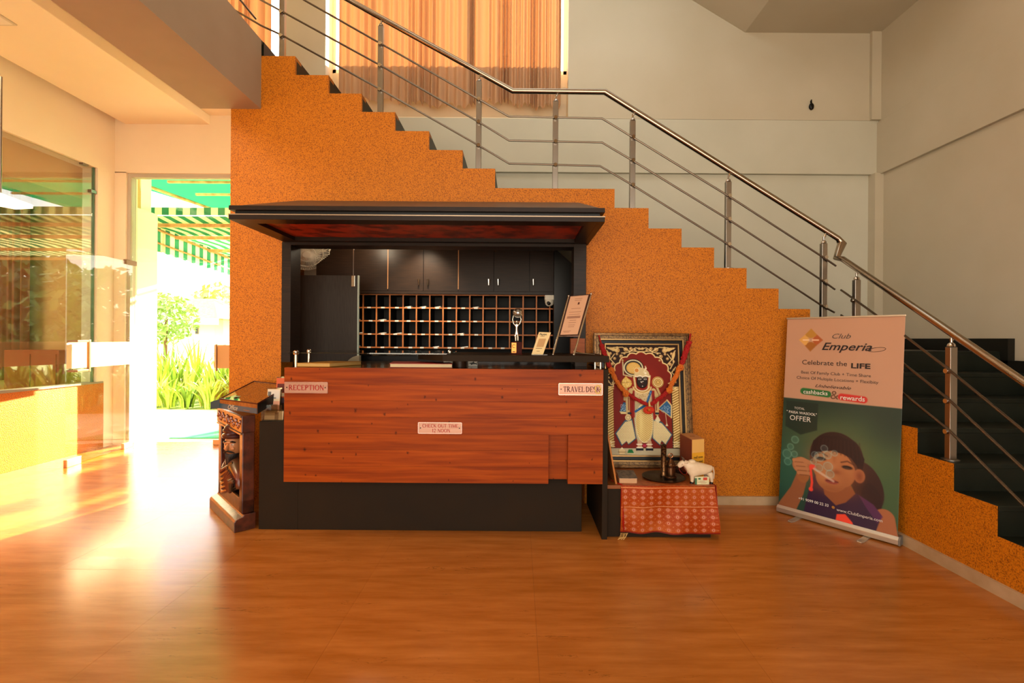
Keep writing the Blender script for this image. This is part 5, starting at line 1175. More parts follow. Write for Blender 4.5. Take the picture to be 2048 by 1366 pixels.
# fringe
P.poly([(.275,V*.70),(.30,V*.63),(.36,V*.60),(.52,V*.585),(.66,V*.61),(.735,V*.68),(.715,V*.765),(.675,V*.715),(.63,V*.685),(.56,V*.672),(.47,V*.665),(.40,V*.672),(.34,V*.69),(.30,V*.715)], '#24100e')
for k in range(12): P.seg([(.36+.03*k, V*.61), (.34+.034*k, V*(.665+.002*k))], .012, '#3a1d16', al=.4)
P.ell(.70, .762*V, .045, .062, '#a8643c'); P.ell(.702, .765*V, .024, .038, '#7a3f24', e=.02)
# eyes, brows, nose, mouth
for x, y in ((.375, .713), (.60, .733)):
    P.ell(x, y*V, .042, .016, '#1c0f0c'); P.ell(x, (y+.004)*V, .03, .008, '#6a4634', al=.6); P.seg([(x-.05, (y-.02)*V), (x, (y-.03)*V), (x+.055, (y-.018)*V)], .013, '#4a2818', al=.7)
P.seg([(.49, V*.70), (.485, V*.745), (.52, V*.765)], .018, '#8a4c2a', e=.02, al=.6); P.ell(.50, .765*V, .035, .016, '#7a4024', e=.015, al=.8); P.ell(.475, .742*V, .02, .03, '#cf8f5c', e=.02, al=.6)
P.ell(.475, .815*V, .055, .022, '#8a3c30'); P.seg([(.43, V*.815), (.53, V*.812)], .006, '#4a1a16')
# hand, arm, wand, bubbles
P.seg([(.22, .80*V), (.17, .90*V), (.08, 1.0*V)], [.10, .13, .17], '#8c5230'); P.ell(.20, .765*V, .085, .08, '#a4683f'); P.ell(.22, .81*V, .06, .08, '#96592f')
for k, (x, y) in enumerate(((.15,.745),(.165,.765),(.18,.785),(.20,.805))): P.seg([(x-.02, y*V), (x+.075, (y-.006)*V)], .036, '#b0744a'); P.seg([(x-.01, (y+.009)*V), (x+.07, (y+.004)*V)], .005, '#6a3a20')
P.seg([(.20, V*.735), (.29, V*.745)], .04, '#b0744a')
P.seg([(.285, V*.765), (.295, V*.80), (.305, V*.84), (.30, V*.87)], .022, '#e2402c'); P.ell(.305, .762*V, .03, .025, '#e2402c'); P.ell(.298, .875*V, .02, .02, '#e2402c')
P.seg([(.32, V*.77), (.40, V*.79), (.49, V*.812)], .022, '#d0b49c', al=.7)
for x, y, r in ((.36,.705,.05),(.43,.69,.04),(.40,.66,.035),(.49,.675,.03),(.44,.745,.045),(.46,.78,.04),(.36,.76,.04),(.32,.70,.035),(.31,.735,.03)):
    P.ell(x, y*V, r, r, '#6f9a98', al=.22); P.ring(x, y*V, r*.85, .006, '#a8c4b8', al=.4)
# logo diamond and pills
lx, ly = .235, .114*V
for q in range(4):
    a = PI/2*q; c_, s_ = math.cos(a), math.sin(a)
    tip = [(lx+(X*c_-Y*s_)*.98, ly+(X*s_+Y*c_)*1.0) for X, Y in ((.115, 0), (.055, -.055), (.04, -.048), (.02, -.012), (.02, .012), (.04, .048), (.055, .055))]
    P.poly(tip, ['#a8542a', '#9c5c20', '#d29a4e', '#b07a2c'][q])
for q in range(2): P.seg([(lx-.018+q*.0, ly), (lx-.07, ly)] if q == 0 else [(lx+.018, ly), (lx+.07, ly)], .012, '#e6c09e')
P.seg([(.19, V*.382), (.41, V*.388)], .062, '#24632c'); P.seg([(.53, V*.395), (.71, V*.400)], .062, '#c42a22')
painted('print_sheet', lambda u, v: bp(u, v), NX, NY, P.c, attr_mat('banner_vinyl', .38, .4), ban, solid=-.0008)
def bt(s_, u, v, size, col, **k):
    p = bp(u, v, .0032); m4 = Matrix.Translation(p) @ Matrix.Rotation(PI/2-math.atan2(tilt, hb)*1.0, 4, 'X')
    return text(s_, size, col, ban, m4, ext=.0002, **k)
tw = mat('white_ink', '#d8cfc0', .5); tg_ = mat('grey_ink', '#5a4a40', .5); tb = mat('dark_ink', '#2a201e', .5)
bt('Club', .50, .095, .07, tg_, shear=.35, width=.16*bw, height=.8)
bt('Emperia', .545, .148, .09, tb, shear=.35, off=.012, width=.42*bw, height=.95)
p0 = bp(.80, .158, .003); obj('flourish', MB().tube([p0+Vector((.055*math.cos(t)*(1-.12*t/6), 0, .016*math.sin(t)+.008*math.cos(t))) for t in [2.6-.35*i for i in range(22)]], .0014, 5), tb, ban, local=True)
bt('Celebrate the', .365, .232, .06, tb, width=.40*bw, height=.9)
bt('LIFE', .675, .240, .06, tb, off=.03, width=.155*bw, height=.9)
bt('Best Of Family Club + Time Share', .46, .284, .04, tg_, width=.60*bw, height=.85)
bt('Choice Of Multiple Locations + Flexibity', .47, .313, .04, tg_, width=.70*bw, height=.85)
bt('Unbelievable', .445, .350, .05, tb, shear=.5, width=.31*bw, height=.7)
bt('cashbacks', .30, .385, .045, tw, width=.22*bw, off=.01)
bt('rewards', .62, .398, .045, tw, width=.20*bw, off=.01)
bt('&', .47, .391, .085, mat('outline_brown_ink', '#6f4a34', .5), width=.07*bw)
bt('TOTAL', .16, .475, .035, tw, width=.10*bw); bt('" PAISA WASOOL"', .18, .498, .035, tw, width=.285*bw, off=.012); bt('OFFER', .17, .528, .06, tw, width=.20*bw)
bt('+91 9099 00 22 33', .325, .935, .035, tw, width=.27*bw, off=.01); bt('www.ClubEmperia.com', .71, .943, .03, tw, width=.36*bw)
obj('web_dot', MB().lathe([(.011, 0), (.011, .0005)], bp(.50, .937, .003), 16, 'y'), mat('amber_ink', '#a8702c', .5), ban, local=True)
# ================================================================ CARVED RELIEF LEANING AT THE DESK
A2 = WF(510, 1062); A2 = Vector((-2.035, 3.61, 0)); B2 = Vector((-2.53, 4.115, 0))
dd = B2-A2; aw = dd.length; aa = math.atan2(dd.y, dd.x)
# local frame: x from the far end to the near end, y away from the viewer
art = thing('carved_relief_frame', 'dark red carved frame with a bust of a turbaned bearded man, leaning by the desk', 'sculpture', B2, aa+PI)
wood = mat('painted_carved_wood', '#5a2413', .3, spec=.6, noise=(14, '#2f120a', .35, .65), bump=(60, .4, .004), coat=.2)
gilt = mat('worn_gilt_edge', '#a3805a', .3, .5, noise=(30, '#6d4728', .4, .6))
AH = .86
def aobj(n, mb, m, **k): return obj(n, mb, m, art, local=True, **k)
aobj('plinth', MB().prism([(-.085, .0), (.06, 0), (.06, .12), (-.02, .12), (-.03, .105), (-.075, .09), (-.085, .075)], aw+.05, 'x', -.04), wood, bevel=.004)
aobj('stile', MB().box(.0, .075, -.03, .055, .12, AH-.12), wood, bevel=.006); aobj('stile', MB().box(aw-.085, aw-.01, -.03, .055, .12, AH-.12), wood, bevel=.006)
aobj('lower_rail', MB().box(.0, aw-.01, -.03, .055, .12, .225), wood, bevel=.006)
aobj('top_rail', MB().box(-.015, aw+.005, -.04, .055, AH-.13, AH), wood, bevel=.006)
aobj('gilt_strip', MB().box(.0, aw-.01, -.046, -.03, AH-.145, AH-.130).box(-.02, aw+.01, -.052, -.04, AH-.014, AH), gilt, bevel=.003)
aobj('gilt_strip', MB().box(.07, aw-.085, -.036, -.02, .225, .235), gilt, bevel=.002)
aobj('back_panel', MB().box(.02, aw-.03, .035, .055, .12, AH-.1), mat('dark_back', '#1f1710', .6, noise=(5, '#2f2417', .3, .7)))
rs = np.random.RandomState(4); mb = MB()
for k in range(26):
    x = .03+k*(aw-.06)/25; z = AH-.07+.02*math.sin(k*1.3)
    mb.tube([(x+.012*math.cos(t), -.042-.003*math.sin(t*2), z+.016*math.sin(t)) for t in [.8*i for i in range(8)]], .0045, 6)
mb.ball((aw/2, -.045, AH-.07), (.022, .014, .035), 12, 8)
aobj('carving', mb, mat('carved_highlights', '#7d3c20', .25, spec=.6, coat=.3), smooth=True)
# bust
bu = thing('_tmp', '', '', (0, 0, 0)); bpy.data.objects.remove(bu)
skin_b = mat('bronzed_skin', '#b87444', .3, spec=.4, coat=.15); robe_m = mat('bronze_robe', '#54391f', .28, spec=.6, coat=.3, noise=(8, '#6a2a18', .45, .6)); turb = mat('dark_red_turban', '#431a12', .3, coat=.3)
hx_, hz_ = aw*.50, .585
HT = Matrix.Translation((hx_, 0, 0)) @ Matrix.Rotation(math.radians(42), 4, 'Z') @ Matrix.Translation((-hx_, 0, 0))
def hobj(n, mb, m, **k): mb.v = [tuple(HT @ Vector(p)) for p in mb.v]; return aobj(n, mb, m, **k)
hobj('head', MB().ball((hx_, -.005, hz_), (.066, .066, .095), 24, 18).ball((hx_-.005, -.075, hz_-.012), (.012, .02, .024), 10, 8).ball((hx_-.003, -.064, hz_+.028), (.045, .014, .010), 12, 6)
     .ball((hx_-.028, -.055, hz_-.02), (.018, .014, .016), 10, 6).ball((hx_+.028, -.055, hz_-.02), (.018, .014, .016), 10, 6).ball((hx_, -.062, hz_-.048), (.022, .014, .008), 10, 6).tube([(hx_-.003, -.062, hz_+.025), (hx_-.005, -.082, hz_-.014)], [.008, .012], 8), skin_b, smooth=True)
for s_ in (-1, 1):
    hobj('eye', MB().ball((hx_+s_*.027, -.057, hz_+.012), (.013, .009, .008), 10, 6), mat('pale_eye', '#d5b790', .3), smooth=True)
    hobj('pupil', MB().ball((hx_+s_*.027, -.0655, hz_+.012), .004, 8, 5), black_m)
    hobj('brow', MB().tube([(hx_+s_*.010, -.068, hz_+.030), (hx_+s_*.03, -.070, hz_+.037), (hx_+s_*.05, -.055, hz_+.028)], .006, 6), mat('dark_hair', '#1d130d', .4), smooth=True)
    hobj('moustache', MB().tube([(hx_, -.078, hz_-.038), (hx_+s_*.022, -.076, hz_-.042), (hx_+s_*.045, -.06, hz_-.055)], [.008, .008, .003], 6), MATS['dark_hair'], smooth=True)
    hobj('ear', MB().ball((hx_+s_*.066, 0, hz_), (.012, .014, .026), 8, 6), skin_b, smooth=True)
mb = MB()
for k in range(30):
    a = -1.15+2.3*k/29; x = hx_+.055*math.sin(a); y = -.062*math.cos(a); mb.tube([(x, y*.9, hz_-.066), (x*.6+hx_*.4+.006*math.sin(k*3), y-.004, hz_-.10), (hx_+.03*math.sin(a)+.008*math.sin(k*5), y*.8-.006, hz_-.15-.03*math.cos(a))], [.009, .009, .004], 6)
hobj('beard', mb, MATS['dark_hair'], smooth=True)
mb = MB()
for k in range(6):
    zc_ = hz_+.072+.019*k; r = .074-.002*k*k; tl = .12*math.sin(k*1.9)
    mb.tube([(hx_+r*math.cos(t), r*.85*math.sin(t), zc_+tl*.12*math.cos(t)) for t in [2*PI*i/28 for i in range(28)]], .017, 8, close=True)
mb.ball((hx_, 0, hz_+.135), (.066, .06, .05), 16, 10)
hobj('turban', mb, turb, smooth=True)
vv = [(hx_, .0, .32), (hx_, .0, .40), (hx_, .0, .50), (hx_-.11, .0, .41), (hx_-.19, .0, .36), (hx_-.22, .0, .27), (hx_+.11, .0, .41), (hx_+.19, .0, .36), (hx_+.22, .0, .27), (hx_, .0, .255)]
skin('shoulders', vv, [(0,1),(1,2),(1,3),(3,4),(4,5),(1,6),(6,7),(7,8),(0,9)], [(.1,.055)]+[(.09,.05),(.038,.038),(.06,.048),(.05,.045),(.045,.045),(.06,.048),(.05,.045),(.045,.045),(.12,.055)], robe_m, art, local=True)
mb = MB()
for k in range(6):
    z = .43-.033*k; w_ = .04+.020*k
    mb.tube([(hx_-w_-.05, -.03, z+.03), (hx_-w_*.5, -.065, z-.02), (hx_, -.075, z-.045), (hx_+w_*.5, -.065, z-.02), (hx_+w_+.05, -.03, z+.03)], [.010, .015, .016, .015, .010], 7)
for k in range(7): mb.tube([(hx_+.05+.03*k, -.055, .42-.012*k), (hx_+.02+.03*k, -.07, .34), (hx_-.02+.03*k, -.065, .25)], [.012, .016, .012], 7)
aobj('robe_folds', mb, mat('robe_highlights', '#4a3822', .28, coat=.3, noise=(6, '#5a2418', .45, .6)), smooth=True)
# ---- open carton lying on the carved frame
c0 = W(440, 798, 3.80); c1_ = W(515, 808, 3.56); c3_ = W(508, 763, 4.19)
c0b, c1b = W(438, 818, 3.80), W(519, 831, 3.56)
ctn = thing('biscuit_carton', 'black and blue printed flat carton with a clear lid lying on the carved frame', 'carton', c0)
lf_ = c3_-c0; c2_ = c1_+lf_*.98; dn = Vector((0, 0, -.072))
def sheet(n, a, b, c, d, m, t=.003, off=None):
    nn = (b-a).cross(d-a).normalized()*t; oo = (off or 0)*nn.normalized() if off else Vector((0, 0, 0))
    return obj(n, MB().hexa([a+oo, b+oo, c+oo, d+oo, a+nn+oo, b+nn+oo, c+nn+oo, d+nn+oo]), m, ctn)
blk = mat('black_card', '#14120f', .3); bl = mat('petrol_blue_print', '#1b4a5c', .4)
sheet('front_panel', c0+dn, c1_+dn, c1_, c0, mat('brown_card_panel', '#9a5a26', .5, noise=(20, '#7c4419', .4, .6)))
fm1 = .45
sheet('blue_label', c0+dn*1.0, c1_+dn*1.0, c1_+dn*fm1, c0+dn*fm1, bl, .0012, .0035)
sheet('end_flap', c1_+dn, c2_+dn, c2_, c1_, blk); sheet('end_flap', c3_+dn, c0+dn, c0, c3_, blk); sheet('back_panel', c2_+dn, c3_+dn, c3_, c2_, blk)
sheet('bottom', c0+dn, c3_+dn, c2_+dn, c1_+dn, blk)
ins = Vector((0, 0, -.02))
sheet('contents', c0+ins, c1_+ins, c2_+ins, c3_+ins, mat('brown_wrapping', '#7a5028', .35, noise=(7, '#a0763f', .35, .65), bump=(14, .5, .01)))
def rimtube(): return MB().tube([c0, c1_, c2_, c3_], .005, 6, close=True)
obj('rim', rimtube(), mat('dark_red_rim', '#4a1c12', .3), ctn)
sheet('clear_lid', c0+Vector((0,0,.001)), c1_+Vector((0,0,.001)), c2_+Vector((0,0,.001)), c3_+Vector((0,0,.001)), glass_mat('clear_film', (.85, .8, .7), .10, 2.2), .001)
w0 = c0.lerp(c1_, .12)+lf_*.12; obj('sticker', MB().ball(c0.lerp(c1_, .3)+lf_*.18+Vector((0, 0, .004)), (.03, .03, .003), 14, 6), mat('pale_green_sticker', '#9fae86', .5), ctn)
fx = thing('_t', '', '', (0, 0, 0)); bpy.data.objects.remove(fx)
fl1 = MB().hexa([c0+dn, c0, c0+Vector((-.06, -.02, -.02)), c0+dn+Vector((-.06, -.02, -.005))]+[p+Vector((0, -.004, 0)) for p in (c0+dn, c0, c0+Vector((-.06, -.02, -.02)), c0+dn+Vector((-.06, -.02, -.005)))]); obj('corner_flap', fl1, blk, ctn)
ux = (c1_-c0).normalized(); uz = Vector((0, 0, 1)); un = ux.cross(uz).normalized(); uz = un.cross(ux)
m4 = Matrix.Identity(4); m4.col[0] = ux.to_4d(); m4.col[1] = uz.to_4d(); m4.col[2] = un.to_4d(); m4[3][0] = m4[3][1] = m4[3][2] = 0
mm_ = m4.copy(); mm_.col[3] = (c0.lerp(c1_, .36)+dn*.74+un*.0055).to_4d(); text('Office', .03, mat('pale_ink', '#b8b29c', .4), ctn, wm(ctn).inverted() @ mm_, shear=.4, width=(c1_-c0).length*.26, height=None)
mm_ = m4.copy(); mm_.col[3] = (c0.lerp(c1_, .74)+dn*.80+un*.0055).to_4d(); obj('print', MB().hexa([c0.lerp(c1_, u)+dn*v+un*(.005+o_) for o_ in (0, .0005) for u, v in ((.66, .84), (.82, .84), (.82, .76), (.66, .76))]), MATS['brown_print'], ctn)
# ---- leaflet holders on the ledge
LZZ = lz
acr = MATS['acrylic']
def holder(label, x0p, x1p, y0p, Y, cols, lean=.03):
    a, b = W(x0p, 843, Y), W(x1p, 843, Y); top = W(x0p, y0p, Y+lean).z
    t = thing('leaflet_holder', label, 'leaflet holder', (a.x, Y, LZZ))
    obj('pocket', MB().box(a.x-.006, b.x+.006, Y-.03, Y-.027, LZZ, LZZ+.12).box(a.x-.006, b.x+.006, Y-.03, Y+.06, LZZ, LZZ+.003).box(a.x-.006, a.x-.003, Y-.03, Y+.03, LZZ, LZZ+.14), acr, t)
    obj('back', MB().hexa([(a.x-.006, Y+.012, LZZ), (b.x+.006, Y+.012, LZZ), (b.x+.006, Y+.015, LZZ), (a.x-.006, Y+.015, LZZ), (a.x-.006, Y+lean+.012, top+.01), (b.x+.006, Y+lean+.012, top+.01), (b.x+.006, Y+lean+.015, top+.01), (a.x-.006, Y+lean+.015, top+.01)]), acr, t)
    def lp(u, z): f = (z-LZZ)/(top-LZZ); return (a.x+(b.x-a.x)*u, Y+lean*f, z)
    def rect(n, u0, u1, z0, z1, m, o):
        A_, B_, C_, D_ = [Vector(lp(u, z))+Vector((0, -o, 0)) for u, z in ((u0, z0), (u1, z0), (u1, z1), (u0, z1))]; th = Vector((0, .0008, 0))
        return obj(n, MB().hexa([A_, B_, B_+th, A_+th, D_, C_, C_+th, D_+th]), m, t)
    rect('leaflet', 0, 1, LZZ+.004, top, cols[0], 0)
    for i, (u0, u1, f0, f1, m) in enumerate(cols[1:]): rect('print', u0, u1, LZZ+.004+(top-LZZ)*f0, LZZ+.004+(top-LZZ-.006)*f1, m, .0012+.0006*i)
    return t
pk = mat('pink_leaflet', '#d99a7a', .5); cream = mat('cream_leaflet', '#d8c09a', .5); dkg = mat('grey_print', '#5f5a58', .5); orr = mat('orange_red_leaflet', '#c85a30', .5); dkr = mat('dark_red_photo', '#5c1c10', .5)
holder('taller leaflet holder with an orange and dark red leaflet beside the pine front', 549, 573, 756, 3.80, [orr, (.1, .95, .62, .86, dkr), (.0, 1, .52, .62, cream), (.2, .5, .60, .64, cream), (.0, 1, .15, .50, mat('violet_grey_photo', '#5a4a52', .5))])
holder('front leaflet holder with a pale skyline leaflet on the desk ledge', 531, 557, 778, 3.72, [cream, (.0, 1, .28, .60, pk), (.05, .95, .66, .98, mat('pale_sky_print', '#cfc3b4', .5)), (.05, .3, .68, .92, dkg), (.3, .7, .67, .72, dkg), (.4, .8, .47, .49, mat('brown_print2', '#6a4636', .5)), (.5, .75, .43, .455, mat('brown_print2', '#6a4636', .5))])
holder('low empty leaflet tray in front of the others at the ledge edge', 528, 566, 822, 3.685, [cream, (.55, .75, .0, .9, mat('taupe_print', '#8a735a', .5))], .01)
# ================================================================ OUTSIDE THE GARDEN DOOR
struct('ground_terrace', MB().box(-30, 12, YF+.2, 9.6, -.3, -.01), mat('pale_terrace', '#d6c9b2', .8, noise=(2, '#cabca2', .3, .7)))
struct('ground_lawn', MB().box(-60, 60, 9.6, 90, -.35, -.03), mat('lawn_green', '#6f8436', .9, noise=(.6, '#889a48', .3, .7)))
m0 = [WF(338, 876), WF(470, 876), WF(480, 858), WF(385, 858)]
mt = thing('green_mat', 'green mat lying on the terrace outside the door', 'mat', (m0[0].x, m0[0].y, 0))
obj('mat', MB().prism([(p.x, p.y) for p in m0], .012, 'z', -.008), mat('green_matting', '#2f9d70', .9, bump=(200, .4, .003)), mt)
# striped awning
AZ, AY0, AY1, AX0, AX1 = 3.33, 7.45, 10.1, -6.0, .6
AZ = W(360, 432, AY0).z; AX0 = W(262, 432, AY0).x
za1 = W(457, 514, 10.1).z
aw_ = thing('striped_awning', 'green and cream striped awning on a pipe frame outside the door', 'awning', (-4, 8.7, AZ))
st_m = mat('awning_stripe_stuff', '#efe3b8', .8)
def stripes(name, axis, c1, c2, sc):
    m = bpy.data.materials.new(name); m.use_nodes = True; nt = m.node_tree; N, L = nt.nodes, nt.links; N.clear()
    o = N.new('ShaderNodeOutputMaterial'); g = N.new('ShaderNodeNewGeometry'); s = N.new('ShaderNodeSeparateXYZ'); L.new(g.outputs['Position'], s.inputs[0])
    mu = N.new('ShaderNodeMath'); mu.operation = 'MULTIPLY'; mu.inputs[1].default_value = sc; L.new(s.outputs[axis], mu.inputs[0])
    fr = N.new('ShaderNodeMath'); fr.operation = 'FRACT'; L.new(mu.outputs[0], fr.inputs[0]); gt = N.new('ShaderNodeMath'); gt.operation = 'GREATER_THAN'; gt.inputs[1].default_value = .5; L.new(fr.outputs[0], gt.inputs[0])
    mx = N.new('ShaderNodeMixRGB'); mx.inputs[1].default_value = hexc(c1); mx.inputs[2].default_value = hexc(c2); L.new(gt.outputs[0], mx.inputs[0])
    d = N.new('ShaderNodeBsdfDiffuse'); t = N.new('ShaderNodeBsdfTranslucent'); ms = N.new('ShaderNodeMixShader'); ms.inputs[0].default_value = .45
    L.new(mx.outputs[0], d.inputs[0]); L.new(mx.outputs[0], t.inputs[0]); L.new(d.outputs[0], ms.inputs[1]); L.new(t.outputs[0], ms.inputs[2]); L.new(ms.outputs[0], o.inputs[0]); return m
sx_ = stripes('awning_stripes_across', 'X', '#f0e2b0', '#2f7a55', 4.6); sy_ = stripes('awning_stripes_along', 'Y', '#f0e2b0', '#2f7a55', 4.6)
obj('canvas', MB().grid(lambda u, v: Vector((AX0+(AX1-AX0)*u, AY0+(AY1-AY0)*v, AZ+(za1-AZ)*v-.03*math.sin(v*PI*3)**2)), 40, 12), sx_, aw_, smooth=True)
obj('front_valance', MB().grid(lambda u, v: Vector((AX0+(AX1-AX0)*u, AY0-.01, AZ+.01+.12*v)), 60, 2), sx_, aw_)
obj('side_valance', MB().grid(lambda u, v: Vector((AX0+.25*0+.02, AY0+(AY1-AY0)*u, AZ+(za1-AZ)*u-(.40*v)*(1 if v < .99 else 1+.06*abs(math.sin(u*40))))), 120, 3), sy_, aw_)
pipe = mat('rusty_cream_pipe', '#c99a6a', .6, noise=(9, '#a5713f', .35, .6))
for y in (AY0+.25, 8.4, 9.3, 10.08):
    f = (y-AY0)/(AY1-AY0); obj('cross_pipe', MB().box(AX0, AX1, y-.025, y+.025, AZ+(za1-AZ)*f-.10, AZ+(za1-AZ)*f-.045), pipe, aw_)
obj('side_pipe', MB().tube([(AX0, 7.28, AZ-.03), (AX0, AY0, AZ-.06), (AX0, AY1, za1-.06)], .03).tube([(AX0, AY0, AZ-.28), (AX0, AY1, za1-.28)], .025), pipe, aw_)
for y in (8.1, 9.6): obj('post', MB().tube([(AX0-.03, y, AZ), (AX0-.03, y, AZ-.45)], .035), pipe, aw_)
# green shade net above
nz = 4.25
nt_ = thing('shade_net', 'green shade net on pipes above the awning', 'shade net', (-4, 9, nz))
m = bpy.data.materials.new('shade_net_cloth'); m.use_nodes = True; N = m.node_tree.nodes; L = m.node_tree.links; N.clear()
oo = N.new('ShaderNodeOutputMaterial'); d = N.new('ShaderNodeBsdfTranslucent'); t = N.new('ShaderNodeBsdfTransparent'); ms = N.new('ShaderNodeMixShader'); d.inputs[0].default_value = hexc('#1f9a6a')
wv = N.new('ShaderNodeTexNoise'); wv.inputs['Scale'].default_value = 4; mr = N.new('ShaderNodeMapRange'); mr.inputs['To Min'].default_value = .18; mr.inputs['To Max'].default_value = .02; L.new(wv.outputs['Fac'], mr.inputs[0])
L.new(mr.outputs[0], ms.inputs[0]); L.new(d.outputs[0], ms.inputs[1]); L.new(t.outputs[0], ms.inputs[2]); L.new(ms.outputs[0], oo.inputs[0])
n0_, n1_ = WF(309, 384, nz), WF(352, 414, nz)
obj('net', MB().prism([(n0_.x-1.2, 6.7), (-1.0, 6.7), (-1.0, 11.6), (n1_.x+.9, 11.6), (n0_.x, n0_.y)], .004, 'z', nz), m, nt_)
for y in (8.6, 9.35): obj('pipe', MB().box(-6.3, -1, y-.02, y+.02, nz-.05, nz-.01), pipe, nt_)
obj('pipe', MB().tube([(n0_.x, 7.0, nz-.03), (n1_.x+.9, 11.6, nz-.03)], .03), pipe, nt_)
obj('pipe', MB().tube([(-4.6, 6.7, nz-.03), (-3.4, 11, nz-.03)], .03), pipe, nt_)
# hedge of long-leaved plants
rs = np.random.RandomState(21)
leaf_m = [mat('leaf_bright', '#8fae3a', .5), mat('leaf_mid', '#6d8f2e', .5), mat('leaf_yellow', '#b2b85a', .5)]
def clump(x, y, h, n, name, label, lm, wid=.035, spread=.5):
    t = thing(name, label, 'plant', (x, y, 0), 0, 'long-leaved plants in the bed outside the door'); mb = MB()
    for k in range(n):
        a = rs.uniform(0, 2*PI); r = rs.uniform(.0, .14); L_ = h*rs.uniform(.6, 1.1); ben = rs.uniform(.25, 1)*spread; w_ = wid*rs.uniform(.7, 1.3)
        bx, by = x+r*math.cos(a), y+r*math.sin(a); ca, sa = math.cos(a), math.sin(a); pv = None; vs = []; 
        for i in range(6):
            f = i/5; d_ = ben*f**1.8*L_; z = L_*(f-.35*ben*f**3); ww = w_*math.sin(PI*(f*.85+.12))
            vs += [(bx+ca*d_-sa*ww, by+sa*d_+ca*ww, z), (bx+ca*d_+sa*ww, by+sa*d_-ca*ww, z+.01)]
        mb.add(vs, [(2*i, 2*i+1, 2*i+3, 2*i+2) for i in range(5)])
    obj('leaves', mb, lm, t, kind='stuff'); mb2 = MB()
    mb2.tube([(x, y, -.02), (x, y, h*.35)], [.03, .015], 6); obj('stem', mb2, MATS['leaf_mid'], t); return t
ORD = 'first second third fourth fifth sixth seventh eighth ninth tenth eleventh twelfth thirteenth fourteenth fifteenth sixteenth seventeenth eighteenth nineteenth'.split()
def plabel(row, k, tone): return '%s long-leaved plant, %s from the left in the %s row of the bed' % (['bright green', 'mid green', 'yellow-green'][tone], ORD[k], row)
i = 0
for y in (9.85, 10.5, 11.3):
    for x in np.arange(-9.2, -3.6, .34):
        hh_ = {9.85: .62, 10.5: .95, 11.3: 1.2}[y]
        t = clump(x+rs.uniform(-.1, .1), y+rs.uniform(-.15, .15), hh_*rs.uniform(.85, 1.2), 34, 'long_leaved_plant', plabel({9.85: 'low front', 10.5: 'middle', 11.3: 'tall back'}[y], int(round((x+9.2)/.34)), i % 3), leaf_m[i % 3], .03 if y < 10 else .024, .7 if y < 10 else .4); i += 1
for y in (10.0, 10.9):
    for x in np.arange(-3.4, 3.5, .42):
        clump(x+rs.uniform(-.1, .1), y, rs.uniform(.7, 1.1), 24, 'long_leaved_plant', plabel({10.0: 'low right-hand', 10.9: 'tall right-hand'}[y], int(round((x+3.4)/.42)), i % 3), leaf_m[i % 3], .035, .6); i += 1
# small tree, far trees
def tree(name, label, px, py, Y, r, col, tr_h, cat='tree', sub=1.0):
    c = W(px, py, Y); t = thing(name, label, cat, (c.x, Y, 0)); mb = MB()
    for k in range(int(900*sub)):
        v = Vector(rs.normal(size=3)); v.normalize(); q = Vector((c.x, Y, c.z))+Vector((v.x*r[0], v.y*r[0], v.z*r[1]))*rs.uniform(.55, 1.05)
        a, b_ = Vector(rs.normal(size=3)).normalized()*r[0]*.11, Vector(rs.normal(size=3)).normalized()*r[0]*.06
        mb.add([q-a, q+b_, q+a, q-b_], [(0, 1, 2, 3)])
    obj('crown', mb, mat(name+'_leaf', col, .6), t, kind='stuff'); obj('trunk', MB().tube([(c.x, Y, -.02), (c.x+.05, Y, c.z)], [tr_h, tr_h*.6], 8), mat('bark', '#6b4c30', .9), t); return t
tree('garden_tree', 'round garden tree standing beyond the plant bed', 330, 638, 16, (.95, .85), '#7f9a4c', .07)
tree('orchard_tree', 'yellow-green tree beyond the white garden house at the right', 455, 625, 32, (2.3, 2.0), '#a5b85a', .15)
for i, (x, z, Y, r) in enumerate(((-.5, 1.9, 14.5, 1.7), (2.2, 2.2, 15.5, 2.0), (5.4, 2.6, 17, 2.3), (9.5, 2.8, 19, 2.6))):
    tree('shade_tree', 'dense shade tree right of the door view, mirrored in the glazing, %s' % ['nearest to the house', 'second along the bed', 'third along the bed', 'farthest right'][i], 1037+x/Y*F, 678-(z-EYE)/Y*F, Y, (r, r*.85), '#5c7434', .16, sub=1.8)
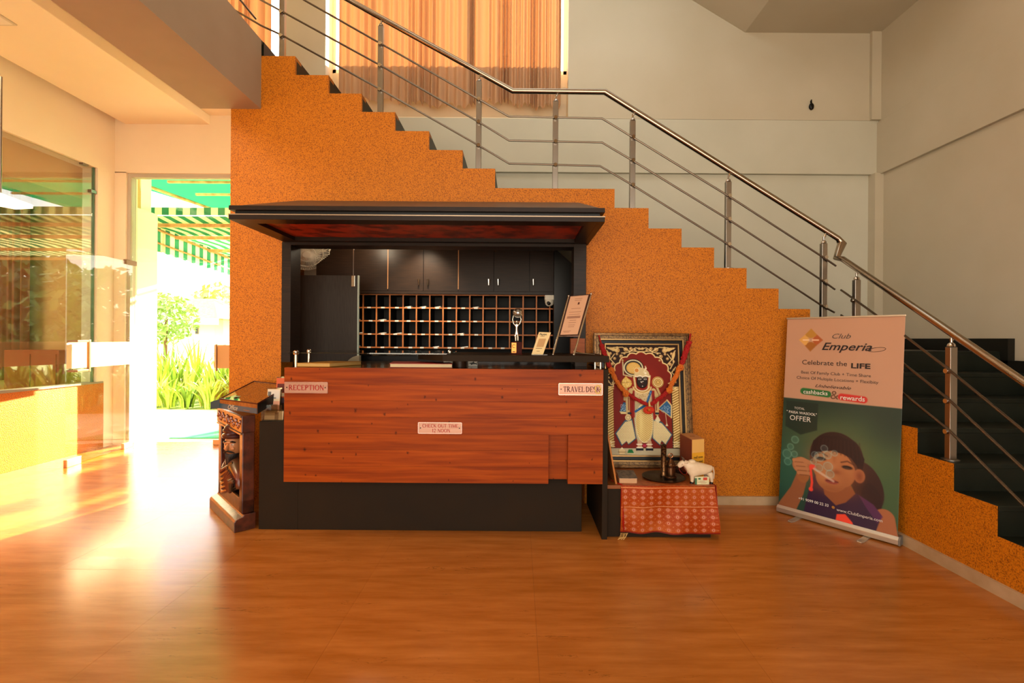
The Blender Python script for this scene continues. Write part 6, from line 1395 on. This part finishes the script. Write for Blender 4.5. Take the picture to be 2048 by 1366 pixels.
# garden house
hy = 27; a, b = W(300, 640, hy), W(432, 640, hy)
hs = thing('garden_house', 'white garden house with a tiled roof seen through the door', 'house', ((a.x+b.x)/2, hy, 0))
hm = mat('house_white', '#e8e0d0', .8); ez = W(420, 634, hy).z; rz_ = W(350, 598, hy+3).z
obj('wall', MB().box(a.x-6, b.x-.9, hy, hy+6, 0, ez-.02), hm, hs)
obj('roof', MB().hexa([(a.x-7, hy-.8, ez-.1), (b.x+.6, hy-.8, ez-.1), (b.x+.6, hy+6.6, ez-.1), (a.x-7, hy+6.6, ez-.1), (a.x-7, hy+2.6, rz_), (b.x-1.8, hy+2.6, rz_), (b.x-1.8, hy+3.2, rz_), (a.x-7, hy+3.2, rz_)]), mat('roof_tiles', '#b08a70', .8, stretch=(1, 1, 6), noise=(8, '#94705a', .4, .6)), hs)
obj('fascia', MB().box(a.x-7, b.x+.65, hy-.86, hy-.8, ez-.45, ez-.1), hm, hs)
for px in (378, 394):
    q0, q1 = W(px-3, 668, hy-.02), W(px+3, 650, hy-.02); w_ = obj('window', MB().box(q0.x, q1.x, hy-.05, hy, q0.z, q1.z), mat('house_window_frame', '#7a6a58', .5), hs); obj('pane', MB().box(q0.x+.03, q1.x-.03, hy-.06, hy-.05, q0.z+.04, q1.z-.04), mat('dark_pane', '#40424a', .1), w_)
fn = thing('garden_balustrade', 'pale balustrade in front of the garden house', 'balustrade', (-12, 19, 0))
q0, q1 = W(376, 712, 19), W(425, 688, 19)
obj('top_rail', MB().box(q0.x-8, q1.x+6, 18.95, 19.1, q1.z, q1.z+.08), hm, fn); obj('bottom_rail', MB().box(q0.x-8, q1.x+6, 18.95, 19.1, 0.05, .2), hm, fn)
for k in range(44): obj('baluster', MB().lathe([(.05, .2), (.08, .45), (.04, q1.z-.1), (.06, q1.z)], (q0.x-7.9+k*.36, 19.02, 0), 8), hm, fn)
# far building band high up (pale parapet)
pr = thing('pale_parapet_building', 'pale distant building with a lattice parapet above the garden house', 'building', (-28, 45, 0))
q0, q1 = W(250, 590, 45), W(400, 555, 45)
obj('wall', MB().box(q0.x-15, q1.x, 45, 50, 0, q0.z-.2), hm, pr)
for k in range(22): obj('parapet_post', MB().box(q0.x+k*.55, q0.x+k*.55+.25, 45, 45.3, q0.z-.2, q1.z-.2), hm, pr)
obj('parapet_rail', MB().box(q0.x-15, q1.x, 45, 45.3, q1.z-.2, q1.z+.1), hm, pr)
